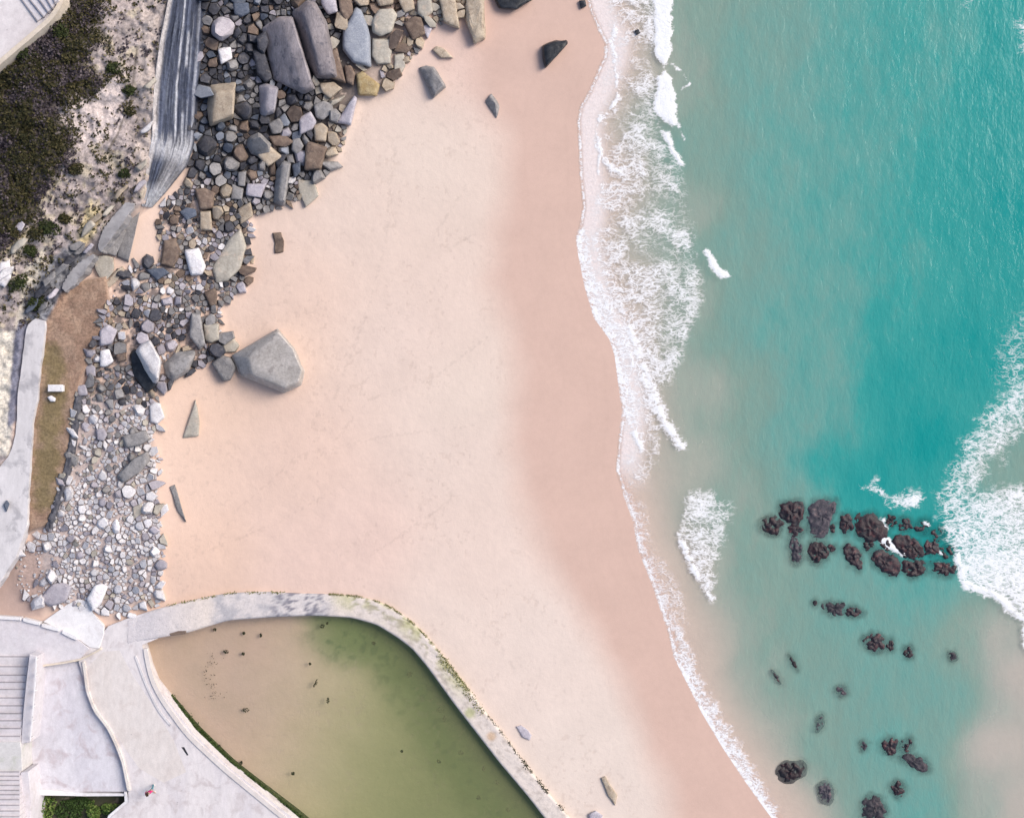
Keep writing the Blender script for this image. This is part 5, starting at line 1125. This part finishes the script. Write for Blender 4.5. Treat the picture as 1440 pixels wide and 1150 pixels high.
# planting pit at the bottom left
for (bu, bv, rw, rh, hgt, mt, lb) in ((66, 1134, 12, 20, 1.0, V_GREEN, 'bright green tall shrub at the left end of the planting pit'), (60, 1140, 9, 12, .6, V_OLIVE, 'olive shrub at the very left of the planting pit'), (132, 1141, 9, 15, .8, V_GREEN, 'pale green upright shrub in the middle of the planting pit'),
                               (158, 1136, 15, 9, .7, V_GREEN, 'yellow green bushy shrub at the right end of the planting pit'), (98, 1140, 22, 14, .35, V_DKALGA, 'dark green low shrub filling the centre of the planting pit'), (110, 1128, 20, 8, .25, V_DKALGA, 'darkest low shrub in shade under the white kerb')):
    zb = .45; root = empty('shrub', P(bu, bv, zb)); tag(root, lb, 'shrub', 'shrubs in the planting pit'); x0, y0, _ = P(bu, bv, zb); n_ = 420
    a = nrng.uniform(0, 2*np.pi, n_); q = np.sqrt(nrng.random(n_))*(.7+.6*fbm(np.cos(a)*2+bu, np.sin(a)*2, 2))
    leaves('foliage', np.stack([x0+rw*MPP*q*np.cos(a), y0+rh*MPP*q*np.sin(a), zb+.06+hgt*nrng.random(n_)*(1.15-q).clip(.1), nrng.uniform(.06, .13, n_)], 1), mt, root, tuple(root.location))
    bm = bmesh.new(); bmesh.ops.create_cone(bm, cap_ends=True, segments=6, radius1=.05, radius2=.03, depth=hgt); bmesh.ops.translate(bm, verts=bm.verts, vec=(x0, y0, zb+hgt*.4)); bm_obj('stem', bm, ROCK['brown'], root)

# algae and mussels on the pool wall, weed along the promenade foot
def along(line, n_, spread, z, s0, s1, off=0.0):
    q = resample(line, n_); q = q[nrng.permutation(n_)]; k_ = fbm(q[:, 0]/9, q[:, 1]/9, 3); q = q[k_ > .40]
    z = z+.08+.6*sst(520, 240, q[:, 0])*(z > .8); u = q[:, 0]+nrng.normal(0, spread, len(q))+off; v = q[:, 1]+nrng.normal(0, spread, len(q))
    x, y, zz = PA(u, v, z+nrng.uniform(0, .1, len(q))); return np.stack([x, y, zz, nrng.uniform(s0, s1, len(q))], 1)
tag(leaves('algae', np.concatenate([along([(236,851),(260,846),(330,833),(400,833)], 260, 1.0, .93, .03, .08), along(POOL_OUT[7:16], 1500, .9, .95, .02, .055), along(POOL_OUT[14:17], 300, 3, 1.0, .03, .08, -4)]), V_ALGA), 'olive and yellow green algae fringe along the outer edge of the pool wall', 'algae', kind='stuff')
tag(leaves('mussels', np.concatenate([along(POOL_OUT[16:21]+[(801,1152),(830,1185)], 700, 1.2, .93, .02, .06), along(POOL_OUT[18:21]+[(801,1152),(830,1185)], 700, 1.7, .93, .03, .07)]), V_WEED), 'dark mussel and weed specks along the lower outer edge of the pool wall', 'mussels', kind='stuff')
wl_ = [(x_+5, y_-3) for x_, y_ in POOL_W[3:]]; wl_[0] = (236, 980)
M_WEED = stone_mat('weedy ledge', (.02,.032,.010), (.045,.06,.016), (.07,.075,.025), 3)
tag(prism('weed_ledge', strip_poly(smooth_line([(x_+2.5, y_-1.5) for x_, y_ in wl_], 90, 2), 6), -.4, .53, M_WEED, bev=.05), 'dark green weed covered ledge at the promenade foot in the pool', 'ledge')
pa = np.concatenate([along(wl_, 5200, 1.6, .50, .06, .13), along(wl_[1:], 3000, 1.2, .52, .06, .13), along([(236,980),(270,1024),(300,1052)], 500, 3.0, .44, .04, .1, 4)])
tag(leaves('algae', pa, V_DKALGA), 'dark green weed band along the promenade foot in the pool', 'algae', kind='stuff')
q = np.stack([nrng.normal(296, 6, 110), nrng.uniform(918, 984, 110)], 1); q = q[fbm(q[:, 0]/5, q[:, 1]/5, 2) > .47]; x, y, zz = PA(q[:, 0]+7*np.sin(q[:, 1]/9), q[:, 1], np.full(len(q), .44))
tag(leaves('weed_flecks', np.stack([x, y, zz, nrng.uniform(.03, .07, len(q))], 1), V_WEED), 'scatter of tiny dark weed flecks in the sandy end of the pool', 'weed', kind='stuff')
WEED = [(302,885,2.4,1,'round dark weed scrap under the pool wall, left of two others'),(343,890,2.6,.8,'faint weed scrap near the pool wall, middle of three'),(367,893,3.2,.6,'upright weed scrap near the pool wall, right of the faint scrap'),
 (453,880,3.4,1.2,'dark weed scrap by the pool wall under its middle'),(460,876,2,1,'tiny weed bit just right of the scrap under the wall\'s middle'),(318,916,3.2,1.6,'crossed weed scrap right of the fleck scatter'),(342,919,2.6,1,'small round weed scrap alone below the faint scrap'),
 (436,933,2,1,'tiny weed bit above the two dark sticks in the pool'),(444,960,7,.32,'long dark weed stick slanting in mid pool'),(461,985,5.5,.45,'shorter dark upright weed stick in mid pool'),(345,998,4,1.6,'weed scrap with a tail in the sandy part of the pool'),
 (308,1049,3.2,.8,'upper of two weed scraps off the promenade foot'),(313,1055,3.2,.9,'lower of two weed scraps off the promenade foot'),(339,1072,3.4,.8,'weed scrap off the promenade foot further down'),(412,1087,3,1,'round weed scrap in the lower middle of the pool'),
 (525,904,3.4,1,'greenish weed scrap near the bend of the pool wall'),(576,948,5,1,'ragged weed patch in green water near the bend'),(565,1056,2,1,'tiny weed dot in the open green water'),(619,998,6,1.2,'largest dark weed clump in the green water by the wall'),
 (625,1010,5,.7,'dark weed clump hanging below the largest clump'),(648,1058,4,1.3,'slanting weed clump along the wall below the largest'),(617,1070,3,1,'small round weed clump left of the slanting one'),(680,1080,5.4,.45,'long upright weed clump near the lower wall'),
 (698,1100,4,1,'round weed clump below the long upright one'),(673,1121,4,1,'round weed clump left of the lower wall'),(714,1138,3.6,1,'lowest weed clump near the wall at the bottom edge')]
for (wu, wv, r_, asp_, lb) in WEED:
    x0, y0, _ = P(wu, wv, .46); n_ = 46; a = nrng.uniform(0, 2*np.pi, n_); q = np.sqrt(nrng.random(n_))*r_*MPP*.8; ax_, ay_ = q*np.cos(a)*asp_, q*np.sin(a)
    if 'slant' in lb: ax_ = ax_+ay_*.45*(1 if 'stick' in lb else -1)
    o = leaves('seaweed_clump', np.stack([x0+ax_, y0+ay_, .45+.02*nrng.random(n_), nrng.uniform(.03, .07, n_)], 1), V_WEED, None, (x0, y0, .45)); tag(o, lb, 'seaweed', 'weed scraps in the tidal pool')
o = prism('drain', [(255,1050),(259,1050),(265,1061),(263,1062)], 1.5, 1.606, ROCK['black'], None, 0); tag(o, 'dark slot drain in the promenade near the pool', 'drain')

# ------------------------------------------------------------------ the walker on the promenade
def skin_mesh(name, verts, edges, radii, mat, parent=None, loc=(0, 0, 0), sub=2):
    me = bpy.data.meshes.new(name); me.from_pydata(verts, edges, []); o = bpy.data.objects.new(name, me); COL.objects.link(o)
    sk = o.modifiers.new('s', 'SKIN'); sk.use_smooth_shade = True
    for i, r in enumerate(radii):
        q = me.skin_vertices[0].data[i]; q.radius = (r, r) if not isinstance(r, tuple) else r; q.use_root = (i == 0)
    sb = o.modifiers.new('b', 'SUBSURF'); sb.levels = sub; sb.render_levels = sub
    dg = bpy.context.evaluated_depsgraph_get(); dg.update(); nm = bpy.data.meshes.new_from_object(o.evaluated_get(dg))
    bpy.data.objects.remove(o); bpy.data.meshes.remove(me); nm.name = name; nm.materials.clear()
    r = link(name, nm, mat, parent); r.location = loc; return r
def plain(name, c, rough=.8):
    m = NT(name); n_ = m.noise(30, 3, .6); return m.set(m.mix(1.0, c, m.ramp(n_, .3, .7, .85, 1.15, False), 'MULTIPLY'), rough, .3)
SKIN = plain('skin', (.42,.26,.19), .6); MAG = plain('magenta top', (.55,.03,.16)); TEAL = plain('teal trousers', (.08,.20,.24)); HAIR = plain('dark brown hair', (.05,.03,.02), .6); SHOE = plain('white shoes', (.6,.6,.6))
bv_ = [(0,0,.95),(0,0,1.08),(0,.01,1.25),(0,0,1.42),(0,-.01,1.50),(0,-.03,1.60),(0,-.035,1.69)]; be = [(0,1),(1,2),(2,3),(3,4),(4,5),(5,6)]; brd = [(.15,.11),(.13,.10),(.15,.11),(.10,.08),.055,(.078,.095),(.07,.085)]
def addv(p, r, to): bv_.append(p); brd.append(r); be.append((to, len(bv_)-1)); return len(bv_)-1
leg_ids = []
for sx, fw in ((-1, -.22), (1, .20)):
    h_ = addv((.09*sx, 0, .88), .085, 0); k_ = addv((.10*sx, fw*.45, .50), .058, h_); a_ = addv((.10*sx, fw, .09), .038, k_); addv((.10*sx, fw-.12, .045), .036, a_); leg_ids.append((h_, k_, a_))
    s_ = addv((.17*sx, .0, 1.41), .055, 3); e_ = addv((.23*sx, fw*-.3+.03, 1.13), .042, s_); w_ = addv((.24*sx, -fw*.8-.06, .92), .028, e_); hd = addv((.24*sx, -fw*.95-.08, .86), (.034,.018), w_)
    for f in range(4): b1 = addv((.24*sx+.004*sx, -fw*.95-.08+(f-1.5)*.019, .815), .009, hd); addv((.235*sx, -fw*.95-.085+(f-1.5)*.019, .775-.008*abs(f-1.5)+.006), .008, b1)
    th_ = addv((.22*sx, -fw*.95-.115, .845), .010, w_); addv((.215*sx, -fw*.95-.13, .815), .009, th_)
per = empty('person', P(216.5, 1106.5, 1.6)); per.rotation_euler = (0, 0, .5); tag(per, 'lone walker in magenta top and teal trousers on the promenade', 'person')
body = skin_mesh('body', bv_, be, brd, SKIN, per, sub=1)
sv = [(0,0,1.0),(0,0,1.10),(0,.01,1.26),(0,0,1.42)]; se = [(0,1),(1,2),(2,3)]; sr = [(.175,.135),(.155,.12),(.175,.135),(.115,.095)]
for sx, fw in ((-1, -.22), (1, .20)):
    sv += [(.17*sx, 0, 1.41), (.23*sx, fw*-.3+.03, 1.13)]; se += [(3, len(sv)-2), (len(sv)-2, len(sv)-1)]; sr += [.075, .06]
skin_mesh('top', sv, se, sr, MAG, per, sub=1)
tv = [(0,0,.97),(0,0,.90)]; te_ = [(0,1)]; tr_ = [(.165,.125),(.15,.12)]
for sx, fw in ((-1, -.22), (1, .20)):
    tv += [(.09*sx, 0, .86), (.10*sx, fw*.45, .50), (.10*sx, fw, .12)]; k_ = len(tv); te_ += [(1, k_-3), (k_-3, k_-2), (k_-2, k_-1)]; tr_ += [.105, .075, .055]
skin_mesh('trousers', tv, te_, tr_, TEAL, per, sub=1)
skin_mesh('hair', [(0,.0,1.66),(0,-.02,1.735),(0,.05,1.60)], [(0,1),(0,2)], [(.092,.10),(.075,.08),.06], HAIR, per, sub=2)
for sx, fw in ((-1, -.22), (1, .20)):
    skin_mesh('shoe', [(.10*sx, fw+.03, .05), (.10*sx, fw-.10, .04), (.10*sx, fw-.17, .035)], [(0,1),(1,2)], [.05, .048, .036], SHOE, per, sub=1)
for sx in (-1, 1):
    bm = bmesh.new(); bmesh.ops.create_uvsphere(bm, u_segments=8, v_segments=6, radius=.014); o = bm_obj('eye', bm, SHOE, None); o.parent = per; o.location = (.032*sx, -.118, 1.645)
bm = bmesh.new(); bmesh.ops.create_cone(bm, cap_ends=True, segments=8, radius1=.018, radius2=.006, depth=.04); bmesh.ops.scale(bm, verts=bm.verts, vec=(.8, 1, 1.2)); o = bm_obj('nose', bm, SKIN, None); o.parent = per; o.location = (0, -.132, 1.615)
bm = bmesh.new(); bmesh.ops.create_uvsphere(bm, u_segments=8, v_segments=6, radius=.02); bmesh.ops.scale(bm, verts=bm.verts, vec=(1.2, .5, .35)); o = bm_obj('mouth', bm, MAG, None); o.parent = per; o.location = (0, -.122, 1.575)
